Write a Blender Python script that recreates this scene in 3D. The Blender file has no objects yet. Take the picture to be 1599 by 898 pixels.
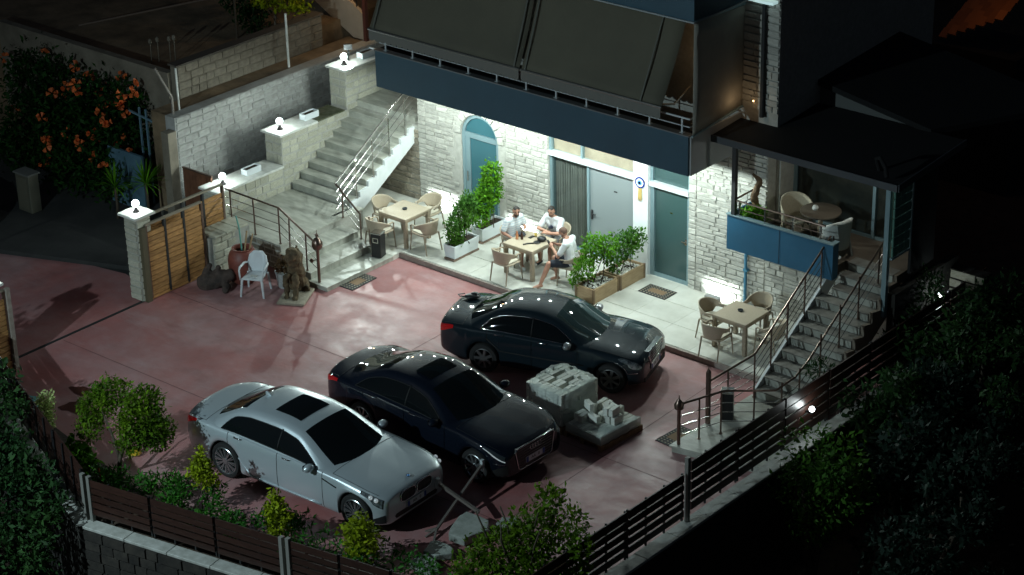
import bpy, bmesh, math, random
import numpy as np
from mathutils import Vector, Matrix
R = math.radians
rng = random.Random(7)
S = bpy.context.scene
C = S.collection

# ------------------------------------------------------------------ camera
cam = bpy.data.cameras.new('camera'); camo = bpy.data.objects.new('camera', cam); C.objects.link(camo)
cam.sensor_width = 36.0; cam.lens = 3513.7 / 1599 * 36; cam.clip_end = 600; cam.clip_start = 0.5
_yaw, _pit, _rol = -0.71659, 0.44208, -0.023658
_f = Vector((math.sin(_yaw)*math.cos(_pit), math.cos(_yaw)*math.cos(_pit), -math.sin(_pit)))
_r0 = Vector((math.cos(_yaw), -math.sin(_yaw), 0)); _u0 = _r0.cross(_f)
_r = _r0*math.cos(_rol) + _u0*math.sin(_rol); _u = -_r0*math.sin(_rol) + _u0*math.cos(_rol)
_m = Matrix((_r, _u, -_f)).transposed().to_4x4(); _m.translation = (27.0, -35.6, 21.0)
camo.matrix_world = _m; S.camera = camo
S.render.resolution_x, S.render.resolution_y = 1024, 575
# ------------------------------------------------------------------ night sky, faint moon, exposure
wd = bpy.data.worlds.new("World"); S.world = wd; wd.use_nodes = True
_n = wd.node_tree.nodes; _sky = _n.new('ShaderNodeTexSky'); _sky.sky_type = 'NISHITA'; _sky.sun_disc = False
_sky.sun_elevation = R(38); _sky.sun_rotation = R(215)
wd.node_tree.links.new(_sky.outputs[0], _n['Background'].inputs[0]); _n['Background'].inputs[1].default_value = 0.0042
_l = bpy.data.lights.new('moon', 'SUN'); _l.energy = 0.010; _l.angle = R(0.5); _l.color = (0.8, 0.95, 1.0)
_o = bpy.data.objects.new('moon', _l); C.objects.link(_o); _o.rotation_euler = (R(52), 0, R(-35))
S.view_settings.view_transform = 'Standard'; S.view_settings.look = 'None'
S.view_settings.exposure = 0.0; S.view_settings.gamma = 1.0
S.render.engine = 'CYCLES'; S.cycles.use_denoising = True
S.cycles.max_bounces = 7; S.cycles.diffuse_bounces = 3; S.cycles.glossy_bounces = 3; S.cycles.transparent_max_bounces = 8
S.cycles.sample_clamp_indirect = 6.0
WHITE = (0.84, 1.0, 0.955)
STREET = 6200
FILL_FLOOD = 1000
def lamp(kind, loc, power, col=WHITE, size=0.05, aim=None, spot=120, blend=0.6, parent=None):
    l = bpy.data.lights.new(kind.lower() + '_light', kind); l.energy = power; l.color = col
    if kind == 'AREA': l.size = size
    else: l.shadow_soft_size = size
    if kind == 'SPOT': l.spot_size = R(spot); l.spot_blend = blend
    o = bpy.data.objects.new(l.name, l); C.objects.link(o); o.location = loc
    if aim is not None:
        o.rotation_euler = (Vector(aim) - Vector(loc)).to_track_quat('-Z', 'Y').to_euler()
    if parent is not None:
        o.parent = parent; o.location = Vector(loc) - ORG.get(parent, Vector())
    return o
ORG = {}
# row of soffit downlights (fittings are built with the house), street lamp off to the lower left
SOFFIT = [(-6.0 + i*0.98, -1.40, 3.585) for i in range(9)]
for _p in SOFFIT: lamp('SPOT', (_p[0], _p[1], _p[2]-0.035), 145, size=0.035, aim=(_p[0], _p[1]-0.8, 0), spot=178, blend=0.12)

# ------------------------------------------------------------------ helpers
class MB:
    def __init__(s): s.v = []; s.f = []; s.mi = []; s.cur = 0
    def add(s, vs, fs):
        b = len(s.v); s.v.extend(tuple(map(float, p)) for p in vs)
        for f in fs: s.f.append(tuple(i+b for i in f)); s.mi.append(s.cur)
    def box(s, a, b):
        (x0,y0,z0),(x1,y1,z1) = a,b
        if x0>x1: x0,x1=x1,x0
        if y0>y1: y0,y1=y1,y0
        if z0>z1: z0,z1=z1,z0
        s.add([(x0,y0,z0),(x1,y0,z0),(x1,y1,z0),(x0,y1,z0),(x0,y0,z1),(x1,y0,z1),(x1,y1,z1),(x0,y1,z1)],
              [(0,3,2,1),(4,5,6,7),(0,1,5,4),(1,2,6,5),(2,3,7,6),(3,0,4,7)])
        return s
    def obox(s, c, size, rz=0, tilt=None):
        m = Matrix.Rotation(rz,3,'Z')
        if tilt: m = m @ Matrix.Rotation(tilt[1],3,tilt[0])
        hx,hy,hz = size[0]/2,size[1]/2,size[2]/2
        P = [Vector(c)+m@Vector(q) for q in ((-hx,-hy,-hz),(hx,-hy,-hz),(hx,hy,-hz),(-hx,hy,-hz),(-hx,-hy,hz),(hx,-hy,hz),(hx,hy,hz),(-hx,hy,hz))]
        s.add(P, [(0,3,2,1),(4,5,6,7),(0,1,5,4),(1,2,6,5),(2,3,7,6),(3,0,4,7)]); return s
    def beam(s, p, q, w, h=None):
        p,q = Vector(p),Vector(q); d=(q-p); h = h or w
        z = d.normalized(); x = Vector((0,0,1)).cross(z)
        if x.length < 1e-4: x = Vector((1,0,0))
        x.normalize(); y = z.cross(x)
        P=[]
        for o in (p,q):
            for sx,sy in ((-1,-1),(1,-1),(1,1),(-1,1)): P.append(o+x*sx*w/2+y*sy*h/2)
        s.add(P,[(3,2,1,0),(4,5,6,7),(0,1,5,4),(1,2,6,5),(2,3,7,6),(3,0,4,7)]); return s
    def tube(s, pts, r, n=8, cap=True):
        pts=[Vector(p) for p in pts]; k=len(pts); rs = r if hasattr(r,'__len__') else [r]*k
        prev=None; b=len(s.v)
        V=[]
        for i,p in enumerate(pts):
            t=(pts[min(i+1,k-1)]-pts[max(i-1,0)])
            t = t.normalized() if t.length>1e-9 else Vector((0,0,1))
            x = (prev - t*prev.dot(t)) if prev is not None else Vector((0,0,1)).cross(t)
            if x.length<1e-4: x=Vector((1,0,0)) - t*t.x
            x.normalize(); prev=x; y=t.cross(x)
            for j in range(n):
                a=2*math.pi*j/n; V.append(p+(x*math.cos(a)+y*math.sin(a))*rs[i])
        F=[]
        for i in range(k-1):
            for j in range(n):
                a=i*n+j; c=i*n+(j+1)%n; F.append((a,c,c+n,a+n))
        if cap: F.append(tuple(range(n-1,-1,-1))); F.append(tuple((k-1)*n+j for j in range(n)))
        s.add(V,F); return s
    def lathe(s, prof, c=(0,0,0), n=16, squash=1.0):
        V=[];F=[];k=len(prof)
        for (r,z) in prof:
            for j in range(n):
                a=2*math.pi*j/n; V.append((c[0]+r*math.cos(a),c[1]+r*math.sin(a)*squash,c[2]+z))
        for i in range(k-1):
            for j in range(n):
                a=i*n+j; b=i*n+(j+1)%n; F.append((a,b,b+n,a+n))
        F.append(tuple(range(n-1,-1,-1))); F.append(tuple((k-1)*n+j for j in range(n)))
        s.add(V,F); return s
    def sphere(s, c, r, n=10, m=7):
        rx,ry,rz = r if hasattr(r,'__len__') else (r,r,r)
        V=[(c[0],c[1],c[2]-rz)]; F=[]
        for i in range(1,m):
            t=-math.pi/2+math.pi*i/m
            for j in range(n):
                a=2*math.pi*j/n; V.append((c[0]+rx*math.cos(t)*math.cos(a),c[1]+ry*math.cos(t)*math.sin(a),c[2]+rz*math.sin(t)))
        V.append((c[0],c[1],c[2]+rz)); L=len(V)-1
        for j in range(n):
            F.append((0,1+(j+1)%n,1+j)); F.append((L,L-n+j,L-n+(j+1)%n))
        for i in range(m-2):
            for j in range(n):
                a=1+i*n+j; b=1+i*n+(j+1)%n; F.append((a,b,b+n,a+n))
        s.add(V,F); return s
    def cap(s, p, q, r1, r2, n=10):
        p,q=Vector(p),Vector(q)
        s.sphere(p,r1,n,6); s.sphere(q,r2,n,6)
        if (q-p).length>1e-4: s.tube([p,q],[r1,r2],n)
        return s
    def prism(s, poly, y0, y1, axis='y'):
        """poly of (a,b); axis y -> (x,z) extruded in y; axis x -> (y,z) extruded in x; axis z -> (x,y) extruded in z"""
        n=len(poly); V=[]
        for t in (y0,y1):
            for a,b in poly: V.append((a,t,b) if axis=='y' else ((t,a,b) if axis=='x' else (a,b,t)))
        F=[tuple(range(n)),tuple(range(2*n-1,n-1,-1))]+[(i,i+n,(i+1)%n+n,(i+1)%n) for i in range(n)]
        s.add(V,F); return s
    def quad(s,a,b,c,d): s.add([a,b,c,d],[(0,1,2,3)]); return s

def mesh_of(name, mb, mats, smooth=False, fix=True, bevel=0, seg=1):
    me=bpy.data.meshes.new(name); me.from_pydata(mb.v,[],mb.f)
    if not isinstance(mats,(list,tuple)): mats=[mats]
    for m in mats: me.materials.append(m)
    if len(mats)>1: me.polygons.foreach_set('material_index', mb.mi)
    if fix or bevel:
        bm=bmesh.new(); bm.from_mesh(me)
        if fix: bmesh.ops.recalc_face_normals(bm, faces=bm.faces)
        if bevel: bmesh.ops.bevel(bm, geom=bm.edges[:], offset=bevel, segments=seg, affect='EDGES', profile=0.6, clamp_overlap=True)
        bm.to_mesh(me); bm.free()
    if smooth:
        me.polygons.foreach_set('use_smooth',[True]*len(me.polygons))
        if smooth is not True: me.set_sharp_from_angle(angle=R(smooth))
    me.update(); return me
def link(name, me, parent=None, loc=None):
    o=bpy.data.objects.new(name,me); C.objects.link(o)
    if parent is not None: o.parent=parent
    if loc is not None: o.location=loc
    return o
def obj(name, mb, mats, parent=None, smooth=False, bevel=0, seg=1, fix=True, local=False, kind=None, label=None):
    """local=False: mb holds world coordinates of an unrotated thing"""
    if parent is not None and not local:
        g=ORG.get(parent, Vector()); mb.v=[(x-g.x,y-g.y,z-g.z) for x,y,z in mb.v]
    o=link(name, mesh_of(name,mb,mats,smooth,fix,bevel,seg), parent)
    if parent is not None: ORG[o]=ORG.get(parent,Vector()) if not local else Vector()
    if kind: o['kind']=kind
    if label: o['label']=label
    return o
def thing(name, label, cat, loc=(0,0,0), rz=0, group=None):
    o=bpy.data.objects.new(name,None); C.objects.link(o); o.empty_display_size=0.2
    o.location=loc; o.rotation_euler=(0,0,rz); o['label']=label; o['category']=cat
    if group: o['group']=group
    ORG[o]=Vector(loc); return o
def tag(o,label,cat,group=None):
    o['label']=label; o['category']=cat
    if group: o['group']=group
    return o
def copy_tree(o, parent=None):
    c=o.copy(); C.objects.link(c)
    if parent is not None: c.parent=parent
    for ch in list(o.children): copy_tree(ch,c)
    return c
def dup(root, loc, rz, label=None, group=None):
    c=copy_tree(root); c.location=loc; c.rotation_euler=(0,0,rz)
    if label: c['label']=label
    if group: c['group']=group
    return c
def struct(name, mb, m, **k):
    o=obj(name,mb,m,None,**k); o['kind']='structure'; return o

# ------------------------------------------------------------------ materials
def mat(name, col, rough=0.6, metal=0.0, col2=None, scale=3.0, bump=0.0, bscale=None, spec=0.5, emit=None, coat=0, stops=(0.35,0.65), detail=6, stretch=None, island=0.0, trans=0):
    m=bpy.data.materials.new(name); m.use_nodes=True; nt=m.node_tree; N=nt.nodes; L=nt.links
    b=N['Principled BSDF']; b.inputs['Roughness'].default_value=rough; b.inputs['Metallic'].default_value=metal
    b.inputs['Specular IOR Level'].default_value=spec; b.inputs['Coat Weight'].default_value=coat
    if coat: b.inputs['Coat Roughness'].default_value=0.03
    b.inputs['Base Color'].default_value=(*col,1)
    tc=N.new('ShaderNodeTexCoord'); src=tc.outputs['Object']
    if stretch:
        mp=N.new('ShaderNodeMapping'); mp.inputs['Scale'].default_value=stretch; L.new(src,mp.inputs[0]); src=mp.outputs[0]
    last=None
    if col2 is not None:
        t=N.new('ShaderNodeTexNoise'); t.inputs['Scale'].default_value=scale; t.inputs['Detail'].default_value=detail; t.inputs['Roughness'].default_value=0.62
        L.new(src,t.inputs['Vector'])
        r=N.new('ShaderNodeValToRGB'); r.color_ramp.elements[0].position=stops[0]; r.color_ramp.elements[1].position=stops[1]
        r.color_ramp.elements[0].color=(*col,1); r.color_ramp.elements[1].color=(*col2,1)
        L.new(t.outputs[0],r.inputs[0]); last=r.outputs[0]; L.new(last,b.inputs['Base Color'])
    if island:
        g=N.new('ShaderNodeNewGeometry'); oi=N.new('ShaderNodeObjectInfo')
        ad=N.new('ShaderNodeMath'); ad.operation='ADD'; L.new(g.outputs['Random Per Island'],ad.inputs[0]); L.new(oi.outputs['Random'],ad.inputs[1])
        fr=N.new('ShaderNodeMath'); fr.operation='FRACT'; L.new(ad.outputs[0],fr.inputs[0])
        mr=N.new('ShaderNodeMapRange'); mr.inputs['To Min'].default_value=1-island; mr.inputs['To Max'].default_value=1+island
        L.new(fr.outputs[0],mr.inputs[0])
        hs=N.new('ShaderNodeHueSaturation'); L.new(mr.outputs[0],hs.inputs['Value'])
        if last is not None: L.new(last,hs.inputs['Color'])
        else: hs.inputs['Color'].default_value=(*col,1)
        L.new(hs.outputs[0],b.inputs['Base Color'])
    if bump:
        t2=N.new('ShaderNodeTexNoise'); t2.inputs['Scale'].default_value=bscale or scale*4; t2.inputs['Detail'].default_value=4
        L.new(src,t2.inputs['Vector'])
        bp=N.new('ShaderNodeBump'); bp.inputs['Strength'].default_value=bump; bp.inputs['Distance'].default_value=0.02
        L.new(t2.outputs[0],bp.inputs['Height']); L.new(bp.outputs[0],b.inputs['Normal'])
    if emit: b.inputs['Emission Color'].default_value=(*emit[0],1); b.inputs['Emission Strength'].default_value=emit[1]
    return m
def glass_mat(name, tint, rough=0.03, through=0.5, spec=0.6):
    m=bpy.data.materials.new(name); m.use_nodes=True; nt=m.node_tree; N=nt.nodes; L=nt.links
    b=N['Principled BSDF']; b.inputs['Base Color'].default_value=(*tint,1); b.inputs['Roughness'].default_value=rough; b.inputs['Specular IOR Level'].default_value=spec
    t=N.new('ShaderNodeBsdfTransparent'); t.inputs[0].default_value=(.93,.97,.96,1)
    x=N.new('ShaderNodeMixShader'); x.inputs[0].default_value=through
    L.new(b.outputs[0],x.inputs[1]); L.new(t.outputs[0],x.inputs[2]); L.new(x.outputs[0],N['Material Output'].inputs[0]); return m

M={}
M['stone']=mat('limestone',(0.50,0.49,0.445),0.85,col2=(0.385,0.37,0.325),scale=5,bump=0.5,bscale=26,island=0.16)
M['stone_dark']=mat('dark_rubble',(0.32,0.28,0.215),0.9,col2=(0.19,0.165,0.125),scale=5,bump=0.6,bscale=22,island=0.3)
M['stone_cream']=mat('cream_cut_stone',(0.50,0.49,0.40),0.8,col2=(0.38,0.36,0.28),scale=7,bump=0.35,bscale=40,island=0.14)
M['mortar']=mat('mortar',(0.45,0.44,0.40),0.95,col2=(0.36,0.35,0.31),scale=9,bump=0.4)
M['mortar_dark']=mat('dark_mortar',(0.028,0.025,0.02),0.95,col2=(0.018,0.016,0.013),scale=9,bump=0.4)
M['cap_white']=mat('white_capstone',(0.72,0.72,0.68),0.6,col2=(0.58,0.58,0.53),scale=8,bump=0.1)
M['whitewash']=mat('whitewashed_block',(0.46,0.46,0.44),0.85,col2=(0.30,0.29,0.27),scale=1.4,bump=0.5,bscale=30,island=0.07)
M['block']=mat('grey_block',(0.26,0.225,0.175),0.95,col2=(0.17,0.145,0.11),scale=1.8,bump=0.5,bscale=25)
M['travertine']=mat('travertine',(0.50,0.50,0.44),0.45,col2=(0.30,0.30,0.255),scale=2.2,bump=0.06,stretch=(1,3,1),detail=9)
M['terrace']=mat('pale_tile',(0.66,0.65,0.59),0.4,col2=(0.46,0.45,0.39),scale=1.1,bump=0.05,detail=9,stops=(0.4,0.75))
M['kerb']=mat('kerb_edge',(0.34,0.29,0.25),0.7,col2=(0.24,0.20,0.17),scale=6)
M['plaster']=mat('white_plaster',(0.72,0.74,0.74),0.7,col2=(0.64,0.66,0.66),scale=3)
M['fascia']=mat('navy_fascia',(0.026,0.078,0.115),0.5,col2=(0.023,0.068,0.10),scale=1.5)
M['soffit']=mat('soffit_paint',(0.05,0.062,0.072),0.7)
M['bluepanel']=mat('blue_panel',(0.022,0.125,0.225),0.5,col2=(0.018,0.105,0.19),scale=1.2)
M['frame_teal']=mat('aluminium_frame',(0.23,0.33,0.36),0.4,metal=0.3)
M['frame_white']=mat('white_frame',(0.52,0.56,0.57),0.45)
M['steel']=mat('brushed_steel',(0.62,0.60,0.57),0.22,metal=1.0)
M['steel_dark']=mat('bronze_steel',(0.20,0.14,0.115),0.3,metal=0.9)
M['fabric']=mat('awning_fabric',(0.125,0.115,0.082),0.9,col2=(0.104,0.096,0.07),scale=0.8)
M['fabric2']=mat('side_awning_fabric',(0.40,0.37,0.31),0.8,col2=(0.30,0.28,0.24),scale=0.9)
M['coping_grey']=mat('grey_coping',(0.42,0.42,0.39),0.7,col2=(0.28,0.28,0.25),scale=6,bump=.2)
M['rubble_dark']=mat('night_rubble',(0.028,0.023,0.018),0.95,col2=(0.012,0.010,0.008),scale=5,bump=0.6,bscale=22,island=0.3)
M['dark']=mat('dark_paint',(0.02,0.021,0.022),0.6)
M['black']=mat('black_plastic',(0.012,0.012,0.013),0.45)
M['roofdark']=mat('dark_sheet',(0.0035,0.004,0.0042),0.9,col2=(0.002,0.0022,0.0024),scale=1.5)
M['soil']=mat('soil',(0.055,0.035,0.022),0.95,col2=(0.025,0.017,0.011),scale=3,bump=0.8,bscale=14)
M['soil_tan']=mat('dry_soil',(0.30,0.21,0.125),0.95,col2=(0.12,0.085,0.05),scale=1.0,bump=0.8,bscale=9)
M['street']=mat('street_concrete',(0.05,0.05,0.048),0.9,col2=(0.02,0.021,0.021),scale=0.6,bump=0.3,bscale=8)
M['bark']=mat('bark',(0.10,0.075,0.05),0.9,col2=(0.05,0.038,0.026),scale=8,bump=0.6)
M['wood_gate']=mat('gate_board',(0.50,0.26,0.09),0.55,col2=(0.30,0.15,0.05),scale=5,stretch=(1,1.2,7),bump=0.2,island=0.2)
M['wood_dark']=mat('dark_slat',(0.040,0.017,0.012),0.4,col2=(0.022,0.009,0.007),scale=6,stretch=(1,1,6),island=0.15)
M['wood_planter']=mat('planter_board',(0.46,0.33,0.19),0.6,col2=(0.34,0.23,0.12),scale=5,stretch=(1,1,4))
M['pallet']=mat('pallet_wood',(0.25,0.15,0.075),0.85,col2=(0.15,0.085,0.04),scale=7)
M['resin']=mat('beige_resin',(0.45,0.37,0.27),0.55,col2=(0.39,0.32,0.235),scale=60,bump=0.25,bscale=120)
M['resin_leg']=mat('taupe_resin',(0.33,0.265,0.19),0.5)
M['cushion']=mat('cream_cushion',(0.55,0.50,0.40),0.8)
M['white_plastic']=mat('white_plastic',(0.70,0.74,0.76),0.35)
M['terracotta']=mat('red_clay',(0.24,0.065,0.045),0.5,col2=(0.16,0.045,0.033),scale=4,bump=0.15)
M['pebble']=mat('white_pebble',(0.66,0.64,0.58),0.6,island=0.25)
M['rubber_mat']=mat('doormat_black',(0.03,0.03,0.03),0.8)
M['mat_cream']=mat('doormat_cream',(0.32,0.27,0.19),0.9)
M['globe']=mat('lamp_globe',(0.9,0.95,1.0),0.3,emit=((0.86,1.0,0.98),9))
M['led']=mat('downlight_lens',(0.9,0.95,1.0),0.3,emit=((0.86,1.0,0.98),25))
M['led_warm']=mat('warm_lens',(1,0.8,0.5),0.3,emit=((1.0,0.62,0.28),12))
def leaf_mat(name, a, b, c=None, rough=0.6, sc=1.6):
    m=mat(name,a,rough,col2=b,scale=sc,stops=(0.3,0.7),island=0.45,spec=0.15)
    nt=m.node_tree; bs=nt.nodes['Principled BSDF']; tr=nt.nodes.new('ShaderNodeBsdfTranslucent')
    src=bs.inputs['Base Color'].links[0].from_socket; nt.links.new(src,tr.inputs[0])
    ms=nt.nodes.new('ShaderNodeMixShader'); ms.inputs[0].default_value=0.3
    nt.links.new(bs.outputs[0],ms.inputs[1]); nt.links.new(tr.outputs[0],ms.inputs[2]); nt.links.new(ms.outputs[0],nt.nodes['Material Output'].inputs[0]); return m
M['leaf_fresh']=leaf_mat('fresh_leaf',(0.055,0.17,0.008),(0.11,0.28,0.012))
M['leaf_bay']=leaf_mat('bay_leaf',(0.035,0.11,0.018),(0.085,0.20,0.02))
M['leaf_citrus']=leaf_mat('citrus_leaf',(0.045,0.115,0.006),(0.13,0.22,0.01))
M['leaf_yellow']=leaf_mat('yellow_leaf',(0.20,0.27,0.008),(0.33,0.38,0.015))
M['leaf_pale']=leaf_mat('variegated_leaf',(0.60,0.66,0.30),(0.22,0.36,0.06))
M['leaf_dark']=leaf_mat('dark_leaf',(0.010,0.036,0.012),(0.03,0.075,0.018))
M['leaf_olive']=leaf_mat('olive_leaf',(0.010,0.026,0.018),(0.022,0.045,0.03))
M['leaf_vine']=leaf_mat('vine_leaf',(0.009,0.045,0.010),(0.022,0.075,0.010))
M['grass']=leaf_mat('ground_leaf',(0.025,0.12,0.018),(0.055,0.19,0.02))
M['flower']=mat('orange_petal',(0.62,0.13,0.03),0.6,island=0.3)
# ------------------------------------------------------------------ ground and setting
def ground_mat():
    m=mat('red_stamped_concrete',(0.2,0.1,0.1),0.42,spec=.42); nt=m.node_tree; N=nt.nodes; L=nt.links; b=N['Principled BSDF']
    tc=N.new('ShaderNodeTexCoord')
    def noise(sc,det,ro=0.6,stretch=None):
        t=N.new('ShaderNodeTexNoise'); t.inputs['Scale'].default_value=sc; t.inputs['Detail'].default_value=det; t.inputs['Roughness'].default_value=ro
        if stretch:
            mp=N.new('ShaderNodeMapping'); mp.inputs['Scale'].default_value=stretch; mp.inputs['Rotation'].default_value=(0,0,0.5); L.new(tc.outputs['Object'],mp.inputs[0]); L.new(mp.outputs[0],t.inputs['Vector'])
        else: L.new(tc.outputs['Object'],t.inputs['Vector'])
        return t.outputs[0]
    def ramp(x,a,b_,c0,c1):
        r=N.new('ShaderNodeValToRGB'); r.color_ramp.elements[0].position=a; r.color_ramp.elements[1].position=b_
        r.color_ramp.elements[0].color=(*c0,1); r.color_ramp.elements[1].color=(*c1,1); L.new(x,r.inputs[0]); return r.outputs[0]
    def mix(f,a,b_):
        x=N.new('ShaderNodeMix'); x.data_type='RGBA'; L.new(f,x.inputs[0]); L.new(a,x.inputs[6]); L.new(b_,x.inputs[7]); return x.outputs[2]
    red=ramp(noise(1.3,8),0.3,0.7,(0.41,0.14,0.132),(0.31,0.125,0.12))
    grey=ramp(noise(2.5,9),0.3,0.7,(0.43,0.26,0.26),(0.33,0.19,0.19))
    w=ramp(noise(0.42,10,0.68),0.38,0.63,(0,0,0),(1,1,1))
    c=mix(w,red,grey)
    pale=ramp(noise(0.8,9,0.7,(0.5,1.6,1)),0.55,0.76,(0,0,0),(0.42,0.42,0.42))
    pc=N.new('ShaderNodeRGB'); pc.outputs[0].default_value=(0.50,0.40,0.41,1)
    c=mix(pale,c,pc.outputs[0]); 
    dk=ramp(noise(0.65,8,0.7,(0.7,1.5,1)),0.25,0.45,(0.55,0.55,0.55),(0,0,0))
    dc=N.new('ShaderNodeRGB'); dc.outputs[0].default_value=(0.17,0.075,0.068,1)
    c=mix(dk,c,dc.outputs[0]); L.new(c,b.inputs['Base Color'])
    rr=N.new('ShaderNodeMapRange'); L.new(noise(1.7,6),rr.inputs[0]); rr.inputs['From Min'].default_value=.3; rr.inputs['From Max'].default_value=.7
    rr.inputs['To Min'].default_value=.38; rr.inputs['To Max'].default_value=.66; L.new(rr.outputs[0],b.inputs['Roughness'])
    bp=N.new('ShaderNodeBump'); bp.inputs['Strength'].default_value=.18; bp.inputs['Distance'].default_value=.02; L.new(noise(9,5),bp.inputs['Height']); L.new(bp.outputs[0],b.inputs['Normal'])
    return m
M['court']=ground_mat()
g=MB(); g.box((-90,-90,-2.3),(90,90,-2.0)); struct('ground',g,M['soil'])
g=MB()  # courtyard sheet with the sloping front edge
g.prism([(-8.05,-11.6),(-1.3,-14.3),(6.75,-12.75),(6.75,0.6),(-8.05,0.6)],-0.3,0.0,'z'); struct('courtyard',g,M['court'])
g=MB(); g.prism([(-8.4,-7.6),(-8.05,-11.6),(-8.05,-7.5)],-0.3,-0.001,'z')
g.prism([(-26,-22),(-8.06,-22),(-8.06,-3.6),(-26,-3.6)],-0.3,-0.003,'z'); struct('street',g,M['street'])
g=MB(); g.prism([(-15.5,-13.5),(-8.06,-11.8),(-8.06,-7.2),(-9.4,-6.9),(-15.5,-8.0)],-0.1,0.002,'z'); struct('driveway_apron',g,M['court'])
g=MB(); g.prism([(-12.9,-8.1),(-9.4,-6.7),(-8.9,-4.2),(-12.9,-3.7)],-0.1,0.10,'z'); struct('pavement',g,M['street'])
# brown stains on the concrete
ms=mat('brown_stain',(0.075,0.022,0.012),0.35)
g=MB()
for cx,cy,rx,ry in ((-5.85,-11.15,.24,.16),(-5.35,-11.68,.33,.22),(-4.75,-10.72,.16,.1),(-6.85,-12.1,.3,.13)):
    pts=[]; n=16
    for i in range(n):
        a=2*math.pi*i/n; k=1+.22*math.sin(3*a+cx*9)+.13*math.sin(5*a+cy*7); pts.append((cx+rx*k*math.cos(a),cy+ry*k*math.sin(a),.004))
    g.add(pts,[tuple(range(n))])
struct('ground_stain',g,ms,fix=False)
g=MB()
for (a,c) in (((-7.9,-6.9),(6.6,-6.72)),((-1.9,-2.6),(-1.6,-12.9)),((3.9,-2.6),(4.2,-12.4)),((-7.9,-9.9),(6.6,-9.7))):
    d=(Vector((*c,0))-Vector((*a,0))); n_=Vector((-d.y,d.x,0)).normalized()*.006; a=Vector((*a,.003)); c=Vector((*c,.003)); g.quad(a-n_,c-n_,c+n_,a+n_)
struct('floor_joint',g,mat('joint_line',(.12,.055,.05),.8),fix=False)
g=MB(); g.box((-8.03,-11.35,0),(-7.97,-7.4,.012)); struct('gate_track',g,M['dark'])
# planting bed along the front fence, ground beyond
g=MB(); g.prism([(-7.5,-11.9),(-1.3,-14.55),(6.7,-13.0),(6.7,-12.3),(3.2,-12.15),(-1.2,-13.2),(-3.6,-12.75),(-6.0,-12.3)],-.2,.05,'z'); struct('planting_bed',g,M['soil'])

# ------------------------------------------------------------------ stones
def stone_mesh(k, m):
    r=random.Random(100+k); mb=MB(); j=lambda a: r.uniform(-a,a)
    B=[(-.5,.5,-.5),(.5,.5,-.5),(.5,.5,.5),(-.5,.5,.5)]
    Q=[(x+j(.02)-.01*np.sign(x),-.15,z+j(.05)-.03*np.sign(z)) for x,_,z in B]
    Fr=[(x*.93+j(.02),-.5+j(.14),z*.78+j(.05)) for x,_,z in B]
    mb.add(B+Q+Fr,[(0,1,5,4),(1,2,6,5),(2,3,7,6),(3,0,4,7),(4,5,9,8),(5,6,10,9),(6,7,11,10),(7,4,8,11),(8,9,10,11)])
    return mesh_of('stone',mb,m,fix=True)
_SM={}
def lay(parent, a0,a1,z0,z1, plane, face, rows, lens, m, depth=.06, skip=None, limit=300, seed=1, name='stone', joint=.011, proud=.010, zfun=None, quoin=None):
    """courses of stones on a wall face; face '-y','+x' or '+y'; skip(a0,a1,z0,z1)->True leaves one out; pieces past the limit are joined"""
    key=m.name
    if key not in _SM: _SM[key]=[stone_mesh(k,m) for k in range(10)]
    r=random.Random(seed); out=[]; z=z0
    while z<z1-.03:
        h=r.uniform(*rows); 
        if z+h>z1-rows[0]*.5: h=z1-z
        a=a0
        while a<a1-.02:
            l=r.uniform(*lens)*(1.0 if r.random()<.8 else .6)
            if quoin and (a==a0): l=quoin
            if a+l>a1-lens[0]*.4: l=a1-a
            hh=h
            if not(skip and skip(a,a+l,z,z+hh)) and (zfun is None or z+hh<=zfun(a+l/2)+.02):
                out.append((a+l/2,z+hh/2,l-joint,hh-joint,r.uniform(0,proud),r.randrange(10)))
            a+=l
        z+=h
    out.sort(key=lambda t:-t[2]*t[3])
    rz={'-y':0,'+x':math.pi/2,'+y':math.pi,'-x':-math.pi/2}[face]
    org=ORG.get(parent,Vector()); rest=MB()
    for i,(a,zc,l,h,pr,k) in enumerate(out):
        off=-(depth/2)+.02+ (0)   # centre depth offset, outwards negative local y
        cy=depth/2-.004-pr
        if face=='-y': loc=Vector((a,plane+cy,zc))
        elif face=='+y': loc=Vector((a,plane-cy,zc))
        elif face=='+x': loc=Vector((plane-cy,a,zc))
        else: loc=Vector((plane+cy,a,zc))
        if i<limit:
            o=link(name,_SM[key][k],parent,loc-org); o.rotation_euler=(0,0,rz); o.scale=(l,depth,h)
        else:
            mx=Matrix.Translation(loc)@Matrix.Rotation(rz,4,'Z')@Matrix.Diagonal((l,depth,h,1))
            me=_SM[key][k]; rest.add([mx@v.co for v in me.vertices],[tuple(p.vertices) for p in me.polygons])
    if rest.v: obj(name+'work',rest,m,parent,kind='stuff',fix=False)
def over(a,b,c,d,boxes): return any(a<x1-.01 and b>x0+.01 and c<w1-.01 and d>w0+.01 for x0,x1,w0,w1 in boxes)

# ------------------------------------------------------------------ terrace (setting)
g=MB(); g.box((-5.17,-2.44,-.2),(5.05,.25,.12)); g.box((-7.0,-2.7,-.2),(-5.17,.25,.12)); g.box((-8.8,-2.0,-.2),(-7.0,.1,.118)); struct('terrace',g,M['terrace'])
g=MB(); g.box((-5.17,-2.5,-.1),(5.05,-2.442,.116)); struct('terrace_kerb',g,M['kerb'])
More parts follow.
